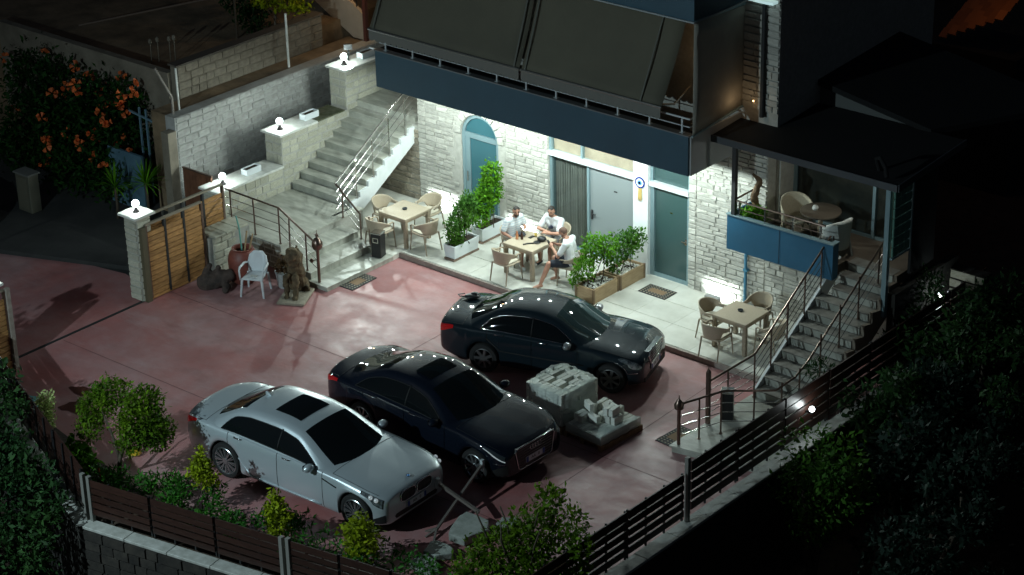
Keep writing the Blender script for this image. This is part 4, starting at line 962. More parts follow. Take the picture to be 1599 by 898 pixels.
def wheel_meshes(p):
    r=p['r']; rr=r*p.get('rimf',.72); wd=.21
    b=MB(); prof=[(rr,-wd/2+.0),(r-.02,-wd/2),(r,-wd/2+.03),(r,wd/2-.03),(r-.02,wd/2),(rr+.012,wd/2+.004),(rr,wd/2-.01)]
    n=36; V=[]
    for (q,y) in prof:
        for j in range(n): a=2*math.pi*j/n; V.append((q*math.cos(a),y,q*math.sin(a)))
    b.add(V,[(i*n+j,i*n+(j+1)%n,(i+1)*n+(j+1)%n,(i+1)*n+j) for i in range(len(prof)-1) for j in range(n)])
    tyre=mesh_of('tyre',b,tyre_m,smooth=40)
    b=MB(); V=[]; prof=[(rr,wd/2-.01),(rr-.012,wd/2+.0),(rr-.025,wd/2-.02),(rr-.03,-wd/2)]
    for (q,y) in prof:
        for j in range(n): a=2*math.pi*j/n; V.append((q*math.cos(a),y,q*math.sin(a)))
    b.add(V,[(i*n+j,i*n+(j+1)%n,(i+1)*n+(j+1)%n,(i+1)*n+j) for i in range(len(prof)-1) for j in range(n)])
    ns=p['spokes']; wsp=p.get('spw',.03)
    for k in range(ns):
        for da in ((-.09,.09) if p.get('twin') else (0,)):
            a=2*math.pi*k/ns; a2=a+da
            P=Vector((.05*math.cos(a),wd/2-.02,.05*math.sin(a))); Q=Vector(((rr-.02)*math.cos(a2),wd/2-.008,(rr-.02)*math.sin(a2)))
            b.beam(P,Q,.025,wsp)
    V=[]; 
    for j in range(16): a=2*math.pi*j/16; V.append((.062*math.cos(a),wd/2-.002,.062*math.sin(a)))
    for j in range(16): a=2*math.pi*j/16; V.append((.062*math.cos(a),wd/2-.05,.062*math.sin(a)))
    b.add(V,[tuple(range(16))]+[(j,(j+1)%16,16+(j+1)%16,16+j) for j in range(16)])
    rim=mesh_of('rim',b,p.get('rimm',rim_m),smooth=30)
    b=MB(); V=[]
    for q in (.0001,rr*.98):
        for j in range(24): a=2*math.pi*j/24; V.append((q*math.cos(a),wd/2-.10,q*math.sin(a)))
    b.add(V,[(j,(j+1)%24,24+(j+1)%24,24+j) for j in range(24)])
    return tyre,(rim,mesh_of('brake_disc',b,well_m,fix=False))

silver=mat('silver_paint',(0.56,0.63,0.66),0.32,metal=0.45,coat=0.6)
# --- silver long saloon
bulb_m=mat('lamp_reflector',(.85,.9,.92),.12,metal=.8,emit=((.8,.95,1),.25))
def lamps_a(patch,side,xf,xr,surf_):
    h=patch('headlight',xf-.08,xf-.46,lambda t:2.95+1.1*t,lambda t:4.75+.25*t-.1*t*t,lens_m,side)
    for t_ in (.25,.52):
        q=surf_(xf-.08-.38*t_,3.95+.45*t_,side,.004); b=MB(); b.sphere(q,.042,10,7); obj('reflector',b,bulb_m,h,local=True,smooth=True)
    patch('lamp_surround',xf-.06,xf-.49,lambda t:2.8+1.1*t,lambda t:4.92+.2*t-.1*t*t,groove_m,side,off=.003,parent=h)
    patch('taillight',xr+.03,xr+.42,lambda t:3.4+.7*t,lambda t:5.1-.1*t,tail_m,side)
    patch('air_intake',xf-.03,xf-.30,lambda t:.7,lambda t:1.7-.5*t,groove_m,side)
def nose_a(T,xf,xr,surf,bar,patch,W):
    g=mat('grille_black',(0.006,0.006,0.007),0.35)
    for s in (1,-1):
        cy=s*.222; P=[(cy+.20*math.copysign(abs(math.cos(a))**.55,math.cos(a)),.655+.105*math.copysign(abs(math.sin(a))**.6,math.sin(a))) for a in np.linspace(0,2*math.pi,24,endpoint=False)]
        b=MB(); b.prism(P,xf-.08,xf+.015,'x'); k=obj('grille',b,g,T,local=True)
        bar([(xf+.017,y,z) for y,z in P]+[(xf+.017,*P[0])],.011,chrome,'grille_trim',k)
        for i in range(9): yy=cy-.15+.0375*i; bar([(xf+.018,yy,.57),(xf+.018,yy,.74)],.004,rim_g,'grille_bar',k)
    b=MB(); b.prism([(-.55,.30),(.55,.30),(.58,.35),(.54,.385),(-.54,.385),(-.58,.35)],xf-.05,xf+.008,'x'); obj('bumper_intake',b,g,T,local=True)
    q=surf(xf-.16,9,1,.006); b=MB(); b.sphere((q.x,0,q.z),(.04,.04,.012),14,6); bd=obj('badge',b,mat('badge_blue',(0.05,0.25,0.6),0.2),T,local=True,smooth=True)
    bar([(q.x+.041*math.cos(a),.041*math.sin(a),q.z+.006) for a in np.linspace(0,2*math.pi,17)],.005,M['black'],'badge_ring',bd)
    for s in(1,-1):
        a=surf(xf-1.05,3.3,s,.006); c=surf(xf-1.39,3.6,s,.006); bar([a,c],.012,groove_m,'side_vent')
        bar([surf(x,.9,s,.008) for x in np.linspace(xf-1.45,xr+1.5,8)],.012,silver,'sill_trim')
A=dict(L=5.21,xf=2.37,W=1.90,fo=.635,wb=3.21,r=.355,spokes=12,twin=True,spw=.016,rimf=.77,chrome=1,fin=1,
 top=[(-2.605,1.0),(-2.56,1.06),(-2.4,1.085),(-1.9,1.09),(-1.2,1.02),(0,.98),(.95,1.0),(1.3,.985),(1.75,.935),(2.08,.885),(2.23,.85),(2.34,.81),(2.37,.775)],
 belt=[(-2.605,.90),(-2.2,1.0),(-1.5,1.0),(0,.965),(1.0,.94),(1.75,.88),(2.1,.82),(2.37,.72)],
 DF=.58,nf=.76,
 doors=(.98,-.13,-1.36),hood=1.18,trunk=-1.98,
 green=[(1.22,.985,.80),(.95,1.10,.765),(.35,1.37,.66),(.18,1.42,.635),(-.3,1.478,.62),(-.9,1.465,.61),(-1.25,1.41,.62),(-1.75,1.20,.70),(-2.0,1.085,.74)],
 iw=.26,ir=-1.22,dlo=(.86,-1.62),sun=(.02,-.62,.62),mir=.86,platez=.45,platez2=.62,lamps=lamps_a,nose=nose_a)
car=make_car('silver_saloon','silver saloon with dark glass roof panel parked nearest the front fence',A,silver); car.location=(.46,-10.70,0); car.rotation_euler=(0,0,R(2.6))
# --- dark blue fastback saloon
def lamps_b(patch,side,xf,xr,surf_):
    h=patch('headlight',xf-.06,xf-.46,lambda t:3.1+1.0*t,lambda t:4.7+.3*t-.1*t*t,mat('dark_lens',(.05,.06,.07),.06,metal=.4) if 'dark_lens' not in bpy.data.materials else bpy.data.materials['dark_lens'],side)
    patch('light_strip',xf-.05,xf-.46,lambda t:3.05+1.0*t,lambda t:3.3+1.0*t,bulb_m,side,off=.010,parent=h)
    patch('taillight',xr+.03,xr+.45,lambda t:3.5+.5*t,lambda t:5.0-.1*t,tail_m,side)
    patch('air_intake',xf-.02,xf-.28,lambda t:.7,lambda t:1.9-.5*t,groove_m,side)
def nose_b(T,xf,xr,surf,bar,patch,W):
    g=mat('grille_dark',(0.006,0.006,0.008),0.3)
    P=[(-.50,.75),(-.54,.70),(-.46,.34),(-.40,.30),(.40,.30),(.46,.34),(.54,.70),(.50,.75)]
    b=MB(); b.prism(P,xf-.1,xf+.012,'x'); k=obj('grille',b,g,T,local=True); bar([(xf+.014,y,z) for y,z in P]+[(xf+.014,*P[0])],.010,chrome,'grille_trim',k)
    for i in range(7): bar([(xf+.014,-.46,.37+.055*i),(xf+.014,.46,.37+.055*i)],.004,rim_g,'grille_bar',k)
    for i in range(4): bar([(xf+.022,-.105+.07*i+.045*math.cos(a),.66+.045*math.sin(a)) for a in np.linspace(0,2*math.pi,17)],.007,chrome,'badge_ring',k)
    for s in(1,-1): bar([surf(xf-.05,2.0,s,.01),surf(xf-.25,2.1,s,.01)],.008,chrome,'fog_trim')
navy=mat('navy_paint',(0.005,0.008,0.015),0.4,metal=0.0,coat=1.0,spec=.04)
Bp=dict(L=4.92,xf=2.23,DF=.62,W=1.87,fo=.68,wb=2.91,r=.335,spokes=10,spw=.045,rimf=.74,chrome=1,
 top=[(-2.46,1.0),(-2.42,1.04),(-2.25,1.05),(-1.8,1.05),(-1.2,1.0),(0,.96),(.85,.98),(1.2,.965),(1.65,.91),(1.95,.845),(2.13,.795),(2.21,.755),(2.23,.73)],
 belt=[(-2.46,.88),(-2.1,.97),(-1.4,.975),(0,.94),(1.0,.92),(1.65,.86),(1.95,.79),(2.23,.66)],
 doors=(.82,-.22,-1.30),hood=1.05,trunk=-2.02,
 green=[(1.10,.965,.78),(.82,1.09,.745),(.28,1.34,.64),(.1,1.39,.615),(-.35,1.455,.60),(-.85,1.425,.59),(-1.2,1.345,.60),(-1.75,1.14,.68),(-2.05,1.05,.72)],
 iw=.18,ir=-1.0,dlo=(.74,-1.62),sun=(-.02,-.42,.6),mir=.74,platez=.44,platez2=.8,lamps=lamps_b,nose=nose_b)
carb=make_car('dark_fastback','black blue fastback saloon parked between the silver car and slate saloon',Bp,navy); carb.location=(1.24,-8.02,0); carb.rotation_euler=(0,0,R(-1.0))
# --- older dark saloon
def lamps_c(patch,side,xf,xr,surf_):
    # twin merged oval lamps
    for (a,c,lo,hi) in ((.04,.30,2.9,4.75),(.20,.48,3.5,5.0)):
        patch('headlight',xf-a,xf-c,lambda t:(lo+hi)/2+.55*t*.3-(hi-lo)/2*math.sqrt(max(.02,1-(2*t-1)**2)),lambda t:(lo+hi)/2+.3*t*.5+(hi-lo)/2*math.sqrt(max(.02,1-(2*t-1)**2)),lens_m,side,off=.012)
    patch('taillight',xr+.03,xr+.36,lambda t:3.3+.6*t,lambda t:5.1-.2*t,tail_m,side)
def nose_c(T,xf,xr,surf,bar,patch,W):
    g=mat('grille_grey',(0.10,0.11,0.11),0.25,metal=.8)
    P=[(-.36,.80),(-.42,.74),(-.28,.50),(.28,.50),(.42,.74),(.36,.80)]
    b=MB(); b.prism(P,xf-.1,xf+.014,'x'); k=obj('grille',b,g,T,local=True); bar([(xf+.014,y,z) for y,z in P]+[(xf+.014,*P[0])],.014,chrome,'grille_trim',k)
    for i in range(4): w=.30+.03*i; bar([(xf+.018,-w,.55+.06*i),(xf+.018,w,.55+.06*i)],.007,chrome,'grille_bar',k)
    b=MB(); b.prism([(-.6,.24),(.6,.24),(.62,.34),(-.62,.34)],xf-.06,xf+.006,'x'); obj('bumper_intake',b,groove_m,T,local=True)
    q=surf(xf-.16,9,1,0); z0=q.z; st=bar([(q.x,0,z0),(q.x,0,z0+.03)],.006,chrome,'star_stem'); b=MB(); 
    b.tube([(q.x,.04*math.cos(a),z0+.07+.04*math.sin(a)) for a in np.linspace(0,2*math.pi,17)],.005,5)
    for k_ in range(3): a=math.pi/2+2*math.pi*k_/3; b.tube([(q.x,0,z0+.07),(q.x,.04*math.cos(a),z0+.07+.04*math.sin(a))],.004,5)
    obj('hood_star',b,chrome,T,local=True)
    for s in(1,-1):
        bar([surf(x,1.9,s,.006) for x in np.linspace(xf-.1,xf-.55,6)],.012,chrome,'bumper_trim')
        bar([surf(x,2.1,s,.006) for x in np.linspace(xf-1.2,xr+1.1,8)],.014,groove_m,'side_moulding')
slate=mat('slate_blue_paint',(0.010,0.018,0.024),0.4,metal=0.0,coat=1.0,spec=.04)
Cp=dict(L=4.53,xf=2.11,W=1.74,fo=.645,wb=2.715,r=.315,spokes=7,spw=.06,rimf=.68,rimm=rim_g,chrome=2,DF=.52,
 top=[(-2.265,.94),(-2.22,1.0),(-2.05,1.03),(-1.7,1.03),(-1.1,.98),(0,.94),(.8,.97),(1.1,.955),(1.55,.90),(1.85,.84),(2.02,.80),(2.09,.765),(2.11,.74)],
 belt=[(-2.265,.86),(-1.9,.94),(-1.3,.945),(0,.91),(.9,.89),(1.45,.84),(1.85,.77),(2.11,.66)],
 doors=(.78,-.2,-1.16),hood=1.0,trunk=-1.72,
 green=[(1.08,.96,.72),(.8,1.09,.69),(.30,1.33,.60),(.12,1.38,.585),(-.3,1.43,.575),(-.8,1.40,.57),(-1.02,1.345,.58),(-1.45,1.15,.64),(-1.72,1.03,.69)],
 iw=.2,ir=-.98,dlo=(.70,-1.38),mir=.70,platez=.42,platez2=.66,lamps=lamps_c,nose=nose_c,clear=1,mirm=mat('mirror_grey',(.35,.36,.37),.2,metal=.5))
carc=make_car('dark_saloon','glossy dark slate saloon parked at an angle along the terrace kerb',Cp,slate)
_h=R(18.4); _c=Vector((1.265,-5.03,0))+Vector((-math.sin(_h),math.cos(_h),0))*(.87-.11)+Vector((math.cos(_h),math.sin(_h),0))*(-.107); carc.location=_c; carc.rotation_euler=(0,0,_h)
t=thing('bag','small black bag lying on the boot of the slate saloon','bag',(0,0,0))
q=Matrix.Rotation(_h,3,'Z')@Vector((-1.95,.30,1.035))+_c; t.location=q; t.rotation_euler=(0,0,.7)
b=MB(); b.sphere((0,0,.045),(.17,.11,.05),12,7); b.sphere((.05,.02,.08),(.09,.07,.045),10,6); obj('pouch',b,M['black'],t,local=True,smooth=True)
b=MB(); b.tube([(-.15,0,.04),(-.26,.05,.02),(-.30,.16,.012),(-.16,.2,.01)],.012,6); obj('strap',b,M['black'],t,local=True,smooth=True)
# dark car in the street at the left edge
cs=dup(carb,(-15.4,-8.8,-.0),R(60),'dark parked car in the street cut off by the left edge','cars parked in the street')
# ------------------------------------------------------------------ tables and chairs
def make_chair(label):
    t=thing('armchair',label,'chair',(0,0,0),0,'beige resin armchairs on the terrace')   # faces +x
    b=MB(); n=14; V=[]    # rounded shell: back and arms in one curved band
    rows=9
    for i in range(n+1):
        a=math.pi*(-.62+1.24*i/n); 
        for k in range(rows+1):
            h=k/rows; top=.80-.20*(abs(a)/(.62*math.pi))**2.2*1.0; z=.47+(top-.47)*h if abs(a)<.33*math.pi else (.60+(top-.60)*h)
            rx=.255+.045*h; V.append((-math.cos(a)*rx*(1.0) -.02*h+.0, math.sin(a)*(.255+.03*h), z))
    b.add(V,[(i*(rows+1)+k,(i+1)*(rows+1)+k,(i+1)*(rows+1)+k+1,i*(rows+1)+k+1) for i in range(n) for k in range(rows)])
    o=obj('backrest',b,M['resin'],t,local=True,smooth=True,fix=False); o.modifiers.new('thick','SOLIDIFY').thickness=.022
    b=MB(); P=[(-.23,-.20),(-.25,0),(-.23,.20),(-.1,.245),(.22,.235),(.25,.2),(.25,-.2),(.22,-.235),(-.1,-.245)]; b.prism(P,.42,.455,'z'); obj('seat',b,M['resin'],t,local=True,bevel=.01)
    b=MB(); b.prism([(x*.86,y*.86) for x,y in P],.456,.485,'z'); obj('cushion',b,M['cushion'],t,local=True,bevel=.012,seg=2)
    for sx,sy in ((1,1),(1,-1),(-1,1),(-1,-1)):
        b=MB(); x0,y0=.21*sx,.20*sy; x1,y1=(.25 if sx>0 else -.29),.235*sy
        top=.61 if sx>0 else .44
        b.tube([(x1,y1,0),(x0,y0+.02*sy,.44)]+([(x0-.02,y0+.05*sy,.62),(x0-.08,y0+.06*sy,.655)] if sx>0 else []),[.014,.019]+([.017,.018] if sx>0 else []),8); obj('leg',b,M['resin_leg'],t,local=True,smooth=40)
    for sy in (1,-1):
        b=MB(); b.tube([(.15,.258*sy,.65),(.02,.272*sy,.655),(-.10,.275*sy,.655)],.018,8); obj('armrest',b,M['resin'],t,local=True,smooth=True)
    return t
chair0=make_chair('x'); first=[True]
def chair(x,y,deg,label,z=.128):
    if first[0]:
        first[0]=False; chair0.location=(x,y,z); chair0.rotation_euler=(0,0,R(deg)); chair0['label']=label; return chair0
    return dup(chair0,(x,y,z),R(deg),label)
def make_table(label):
    t=thing('square_table',label,'table',(0,0,0),0,'square resin tables on the terrace'); h=.42
    b=MB(); b.box((-h,-h,.68),(h,h,.73)); obj('tabletop',b,M['resin'],t,local=True,bevel=.008)
    b=MB()
    for s in (1,-1): b.box((-h+.09,s*(h-.05)-.012,.61),(h-.09,s*(h-.05)+.012,.679)); b.box((s*(h-.05)-.012,-h+.09,.61),(s*(h-.05)+.012,h-.09,.679))
    obj('apron',b,M['resin_leg'],t,local=True)
    for sx in(1,-1):
        for sy in(1,-1):
            b=MB(); b.box((sx*(h-.005)-sx*.085,sy*(h-.005)-sy*.085,0),(sx*(h-.005),sy*(h-.005),.679)); obj('leg',b,M['resin_leg'],t,local=True,bevel=.006)
    return t
T1=make_table('empty square beige table under the left stairs with an ashtray'); T1.location=(-5.55,-1.88,.128)
T2=dup(T1,(-2.19,-1.46,.128),0,'square beige table where three men sit, with drinks and a black cap')
T3=dup(T1,(3.5,-1.56,.128),0,'empty square beige table beside the right stairs with an ashtray')
chair(-6.22,-1.78,0,'beige armchair left of the first table, under the stair stringer')
chair(-5.50,-1.14,-90,'beige armchair behind the first table, in front of the floodlit wall')
chair(-5.66,-2.58,90,'beige armchair with its back to the camera at the first table beside the bin')
chair(-4.80,-2.02,175,'beige armchair right of the first table, beside the white planter')
chair(-2.80,-1.27,-8,'beige armchair in which the man in the striped shirt sits')
chair(-2.12,-.62,-90,'beige armchair in which the man with folded arms sits, before the curtain')
chair(-1.06,-1.40,194,'beige armchair in which the barefoot man in navy shorts sits')
chair(-2.32,-2.10,88,'empty beige armchair at the men\'s table, back towards the cars')
chair(2.88,-1.62,0,'beige armchair left of the last table near the glass door mat')
chair(3.45,-.88,-90,'beige armchair behind the last table, before the floodlit wall')
chair(3.38,-2.22,90,'beige armchair in front of the last table, back towards the courtyard')
chair(4.22,-1.52,180,'beige armchair right of the last table, against the stair railing')
ash_m=mat('ashtray_glass',(0.05,0.055,0.06),.1)
for (x,y),l in (((-5.55,-1.86),'dark round ashtray on the table under the left stairs'),((3.45,-1.5),'dark round ashtray on the table by the right stairs')):
    b=MB(); b.lathe([(.05,0),(.06,.035),(.048,.035),(.04,.01)],(x,y,.858),12); o=obj('ashtray',b,ash_m,None,smooth=40); tag(o,l,'ashtray')
def item(name,label,cat,parts):
    """parts: list of (name, MB, mat, smooth)"""
    if len(parts)==1: o=obj(name,parts[0][1],parts[0][2],None,smooth=parts[0][3]); return tag(o,label,cat)
    t=thing(name,label,cat,parts[0][4] if len(parts[0])>4 else (0,0,0))
    for q in parts: obj(q[0],q[1],q[2],t,smooth=q[3])
    return t
Zt=.859
b=MB(); b.sphere((-1.98,-1.30,Zt+.05),(.11,.10,.065),12,8); c=MB(); c.sphere((-2.0,-1.44,Zt+.015),(.085,.09,.012),12,5); item('cap','black cap lying on the men\'s table before the folded arms','cap',[('crown',b,M['black'],True,(-1.98,-1.3,Zt)),('peak',c,M['black'],True)])
b=MB(); b.tube([(-2.02,-1.52,Zt+.012),(-2.12,-1.62,Zt+.012),(-2.16,-1.72,Zt+.012)],.016,6); item('strap','black strap lying across the men\'s table near its front corner','strap',[('strap',b,M['black'],True)])
b=MB(); b.lathe([(.03,0),(.034,.11),(.03,.11),(.027,.005)],(-2.22,-1.22,Zt),12); c=MB(); c.lathe([(.0265,.006),(.03,.085)],(-2.22,-1.22,Zt),12); item('juice_glass','small glass of yellow juice on the men\'s table','glass',[('glass',b,glass_mat('cup_glass',(.3,.3,.3),.05,.8),True,(-2.22,-1.22,Zt)),('juice',c,mat('juice',(.7,.42,.04),.3),True)])
for (x,y,m_,l) in ((-2.38,-1.50,mat('brown_bottle',(.05,.02,.012),.1),'dark brown bottle standing on the men\'s table'),(-2.47,-1.56,mat('peach_drink',(.55,.22,.10),.2),'peach coloured drink bottle standing left on the men\'s table')):
    b=MB(); b.lathe([(.03,0),(.032,.1),(.014,.15),(.014,.19)],(x,y,Zt),10); item('bottle',l,'bottle',[('bottle',b,m_,40)])
b=MB(); b.box((-2.32,-1.36,Zt),(-2.25,-1.22,Zt+.012)); item('phone','phone lying on the men\'s table next to the juice','phone',[('phone',b,M['black'],False)])
b=MB(); b.sphere((-2.52,-1.36,Zt+.04),(.12,.09,.045),12,7); item('pouch','small dark pouch lying on the left edge of the men\'s table','bag',[('pouch',b,mat('pouch_cloth',(.03,.035,.045),.8),True)])

# ------------------------------------------------------------------ people
skin=mat('skin',(.46,.245,.165),.55,col2=(.40,.20,.135),scale=14); hair_m=mat('dark_hair',(.018,.013,.010),.7); beard_m=mat('stubble',(.20,.11,.075),.8); beard_d=mat('short_beard',(.06,.036,.025),.8)
def remesh(o,vs,it=4):
    m=o.modifiers.new('merge','REMESH'); m.mode='VOXEL'; m.voxel_size=vs; m.use_smooth_shade=True
    if it: s=o.modifiers.new('soft','SMOOTH'); s.iterations=it; s.factor=.5
def person(label,loc,rz,J,shirt,shorts,hair,logo=None,beard=False,stripes=None,shoes=None):
    t=thing('person',label,'person',loc,rz)
    V=lambda k: Vector(J[k])
    b=MB(); pel,che,nck,hd=V('pelvis'),V('chest'),V('neck'),V('head')
    fd=Vector(J['look']).normalized(); side=Vector((0,0,1)).cross(fd).normalized()   # side = left of the head
    for s in (.07,-.07): b.cap(pel+Vector((0,s,0)),pel.lerp(che,.5)+Vector((0,s*.8,0)),.115,.105)
    for s in (.08,-.08): b.cap(pel.lerp(che,.5)+Vector((0,s,0)),che+Vector((0,s*1.1,0)),.105,.115)
    for s in ('l','r'): b.cap(che+Vector((0,0,.04)),V('sho_'+s),.10,.062); b.cap(nck,V('sho_'+s)+Vector((0,0,.01)),.055,.05)
    b.cap(che,nck,.10,.062); b.cap(nck,hd-Vector((0,0,.06))-fd*.01,.058,.056)
    up=Vector((0,0,1)); 
    def E(c,rf,rs,ru,n=14,m=10):
        k=MB(); k.sphere((0,0,0),(rf,rs,ru),n,m); u2=fd.cross(side)
        b.add([c+fd*x+side*y+u2*z for x,y,z in k.v],k.f)
    u2=fd.cross(side)
    E(hd+u2*.02,.098,.076,.100); E(hd+fd*.025-u2*.06,.066,.056,.062); E(hd+fd*.098-u2*.008,.017,.012,.024,8,6); E(hd+fd*.082-u2*.062,.012,.024,.010,8,6)
    for s in (1,-1): E(hd+side*.076*s-fd*.01,.018,.010,.032,8,6)
    for s in ('l','r'):
        sh,el,wr=V('sho_'+s),V('elb_'+s),V('wri_'+s); b.cap(sh,el,.054,.042); b.cap(el,wr,.043,.029)
        hdir=(Vector(J.get('hand_'+s))-wr).normalized(); pn=Vector(J.get('palm_'+s,(0,0,-1))).normalized(); ac=hdir.cross(pn).normalized()
        kn=wr+hdir*.085
        for w_ in (-.022,0,.022): b.cap(wr+ac*w_*.7+hdir*.015,kn+ac*w_*1.1,.017,.016,8)
        for f,(w_,ln) in enumerate(((-.030,.060),(-.010,.072),(.011,.068),(.030,.052))):
            p0=kn+ac*w_; p1=p0+(hdir*.75+pn*.5).normalized()*ln*.55; p2=p1+(hdir*.3+pn*.9).normalized()*ln*.5
            b.cap(p0,p1,.0105,.0095,8); b.cap(p1,p2,.0095,.0085,8)
        sg=1 if s=='l' else -1
        tb=wr+hdir*.03-ac*.028*sg*J.get('thumb',1); tp=tb+(hdir*.8-ac*.6*sg*J.get('thumb',1)+pn*.3).normalized()*.055; b.cap(tb,tp,.013,.011,8); b.cap(tp,tp+(hdir+pn*.4).normalized()*.03,.011,.009,8)
        hp,kn_,an,to=V('hip_'+s),V('kne_'+s),V('ank_'+s),V('toe_'+s)
        b.cap(hp,kn_,.088,.060); mid=kn_.lerp(an,.35); b.cap(kn_,mid,.058,.060); b.cap(mid,an,.058,.037); 
        hl=an+(an-to).normalized()*.035+Vector((0,0,-.045)); b.cap(an,hl,.036,.034); b.cap(an+Vector((0,0,-.02)),to,.038,.028); b.cap(hl,to,.03,.026)
    o=obj('body',b,skin,t,local=True,fix=False); remesh(o,.0085,2)
    # shirt
    c=MB()
    for s in (.075,-.075): c.cap(pel+Vector((0,s,.02)),pel.lerp(che,.5)+Vector((0,s*.95,0)),.138,.124); c.cap(pel.lerp(che,.5)+Vector((0,s*1.0,0)),che+Vector((0,s*1.15,0)),.122,.128)
    for s in ('l','r'):
        sh,el=V('sho_'+s),V('elb_'+s); c.cap(che+Vector((0,0,.05)),sh,.112,.078); c.cap(nck+Vector((0,0,-.02)),sh,.068,.070); c.cap(sh,sh.lerp(el,.72),.074,.069)
    c.cap(che,nck-Vector((0,0,.035)),.112,.075)
    so=obj('shirt',c,shirt,t,local=True,fix=False); remesh(so,.012,3)
    c=MB()
    for s in ('l','r'):
        hp,kn_=V('hip_'+s),V('kne_'+s); c.cap(pel+Vector((0,.06 if s=='l' else -.06,-.02)),hp,.125,.108); c.cap(hp,hp.lerp(kn_,.80),.106,.088)
    so=obj('shorts',c,shorts,t,local=True,fix=False); remesh(so,.012,3)
    # hair, brows, eyes
    def ell(nm,c,rf,rs,ru,m_,cut=None,n=16,mm=12):
        k=MB(); k.sphere((0,0,0),(rf,rs,ru),n,mm); f=[q for q in k.f if cut is None or cut(sum((Vector(k.v[i]) for i in q),Vector())/len(q))]
        h=MB(); h.add([c+fd*x+side*y+u2*z for x,y,z in k.v],f); return obj(nm,h,m_,t,local=True,smooth=True,fix=False)
    ell('hair',hd+u2*.022,.104,.081,.108 if hair!='buzz' else .103,hair_m if hair!='buzz' else mat('buzz_cut',(.11,.06,.042),.8) if 'buzz_cut' not in bpy.data.materials else hair_m if hair!='buzz' else bpy.data.materials['buzz_cut'],lambda q:q.z>.035+.42*max(0,q.x) or (q.x<-.015 and q.z>-.055))
    if beard: ell('beard',hd+fd*.026-u2*.058,.070,.060,.066,beard_m if beard==1 else beard_d,lambda q:q.z<.012 and q.x>-.02)
    for s in (1,-1):
        ell('eye',hd+fd*.088+side*.030*s+u2*.018,.010,.012,.008,M['black'],None,8,6); ell('eyebrow',hd+fd*.091+side*.031*s+u2*.038,.010,.020,.006,hair_m,None,8,6)
    if logo:
        c=che+Vector((.128,.02,-.05)); k=MB(); k.sphere(c,(.012,.05,.045),10,7); k.sphere(c+Vector((0,-.05,-.03)),(.012,.03,.04),8,6); obj('chest_print',k,mat('print_navy',(.02,.025,.05),.7) if 'print_navy' not in bpy.data.materials else bpy.data.materials['print_navy'],t,local=True,smooth=True)
    if shoes:
        for s in ('l','r'):
            an,to=V('ank_'+s),V('toe_'+s); c=MB(); c.cap(an+(an-to).normalized()*.03+Vector((0,0,-.05)),to+Vector((0,0,-.004)),.042,.038); obj('shoe',c,shoes,t,local=True,smooth=True,fix=False)
    return t
white_tee=mat('white_tee',(.70,.71,.72),.85,col2=(.62,.63,.64),scale=9,bump=.2,bscale=12)
def stripe_mat():
    m=mat('striped_shirt',(.70,.72,.74),.85); nt=m.node_tree; N=nt.nodes; L=nt.links
    w=N.new('ShaderNodeTexWave'); w.bands_direction='Z'; w.inputs['Scale'].default_value=5.5; w.inputs['Distortion'].default_value=.6; tc=N.new('ShaderNodeTexCoord'); L.new(tc.outputs['Object'],w.inputs[0])
    r=N.new('ShaderNodeValToRGB'); r.color_ramp.elements[0].position=.3; r.color_ramp.elements[1].position=.5; r.color_ramp.elements[0].color=(.52,.60,.66,1); r.color_ramp.elements[1].color=(.72,.74,.75,1)
    L.new(w.outputs['Fac'],r.inputs[0]); L.new(r.outputs[0],N['Principled BSDF'].inputs['Base Color']); return m
base=dict(pelvis=(-.06,0,.56),chest=(-.02,0,.93),neck=(.0,0,1.10),head=(.035,0,1.25),look=(1,0,-.15),
 sho_l=(-.02,.195,1.035),sho_r=(-.02,-.195,1.035),hip_l=(.0,.10,.54),hip_r=(.0,-.10,.54),kne_l=(.42,.14,.52),kne_r=(.42,-.14,.52),ank_l=(.40,.14,.10),ank_r=(.40,-.14,.10),toe_l=(.54,.16,.03),toe_r=(.54,-.16,.03))
# man at the left: right arm down on the chair arm, left hand at the chest
J=dict(base); J.update(chest=(.0,0,.93),neck=(.06,0,1.09),head=(.12,-.01,1.24),look=(1,-.55,-.12),sho_l=(.02,.195,1.03),sho_r=(.02,-.195,1.03),
 elb_r=(-.02,-.30,.78),wri_r=(.20,-.22,.68),hand_r=(.30,-.19,.64),palm_r=(0,0,-1),elb_l=(.05,.28,.80),wri_l=(.27,.10,.88),hand_l=(.36,.03,.92),palm_l=(0,-1,-.2))
person('bearded man in a white and pale blue striped shirt sitting left at the terrace table',(-2.82,-1.27,.128),R(-8),J,stripe_mat(),mat('pale_denim',(.30,.40,.47),.8),'short',beard=2,shoes=M['cap_white'])
# man behind the table, arms folded on the table
J=dict(base); J.update(chest=(.05,0,.91),neck=(.10,0,1.08),head=(.15,.0,1.225),look=(1,.25,-.2),sho_l=(.06,.205,1.02),sho_r=(.06,-.205,1.02),
 elb_l=(.26,.27,.79),wri_l=(.38,.03,.785),hand_l=(.40,-.08,.79),palm_l=(0,0,-1),elb_r=(.28,-.27,.79),wri_r=(.33,-.02,.81),hand_r=(.34,.09,.82),palm_r=(0,0,-1),kne_l=(.42,.18,.52),kne_r=(.42,-.16,.52))
person('man in a white shirt with dark print resting his folded arms on the table',(-2.12,-.64,.128),R(-90),J,white_tee,mat('grey_shorts',(.12,.12,.12),.8),'short',logo=True,beard=1,shoes=M['black'])
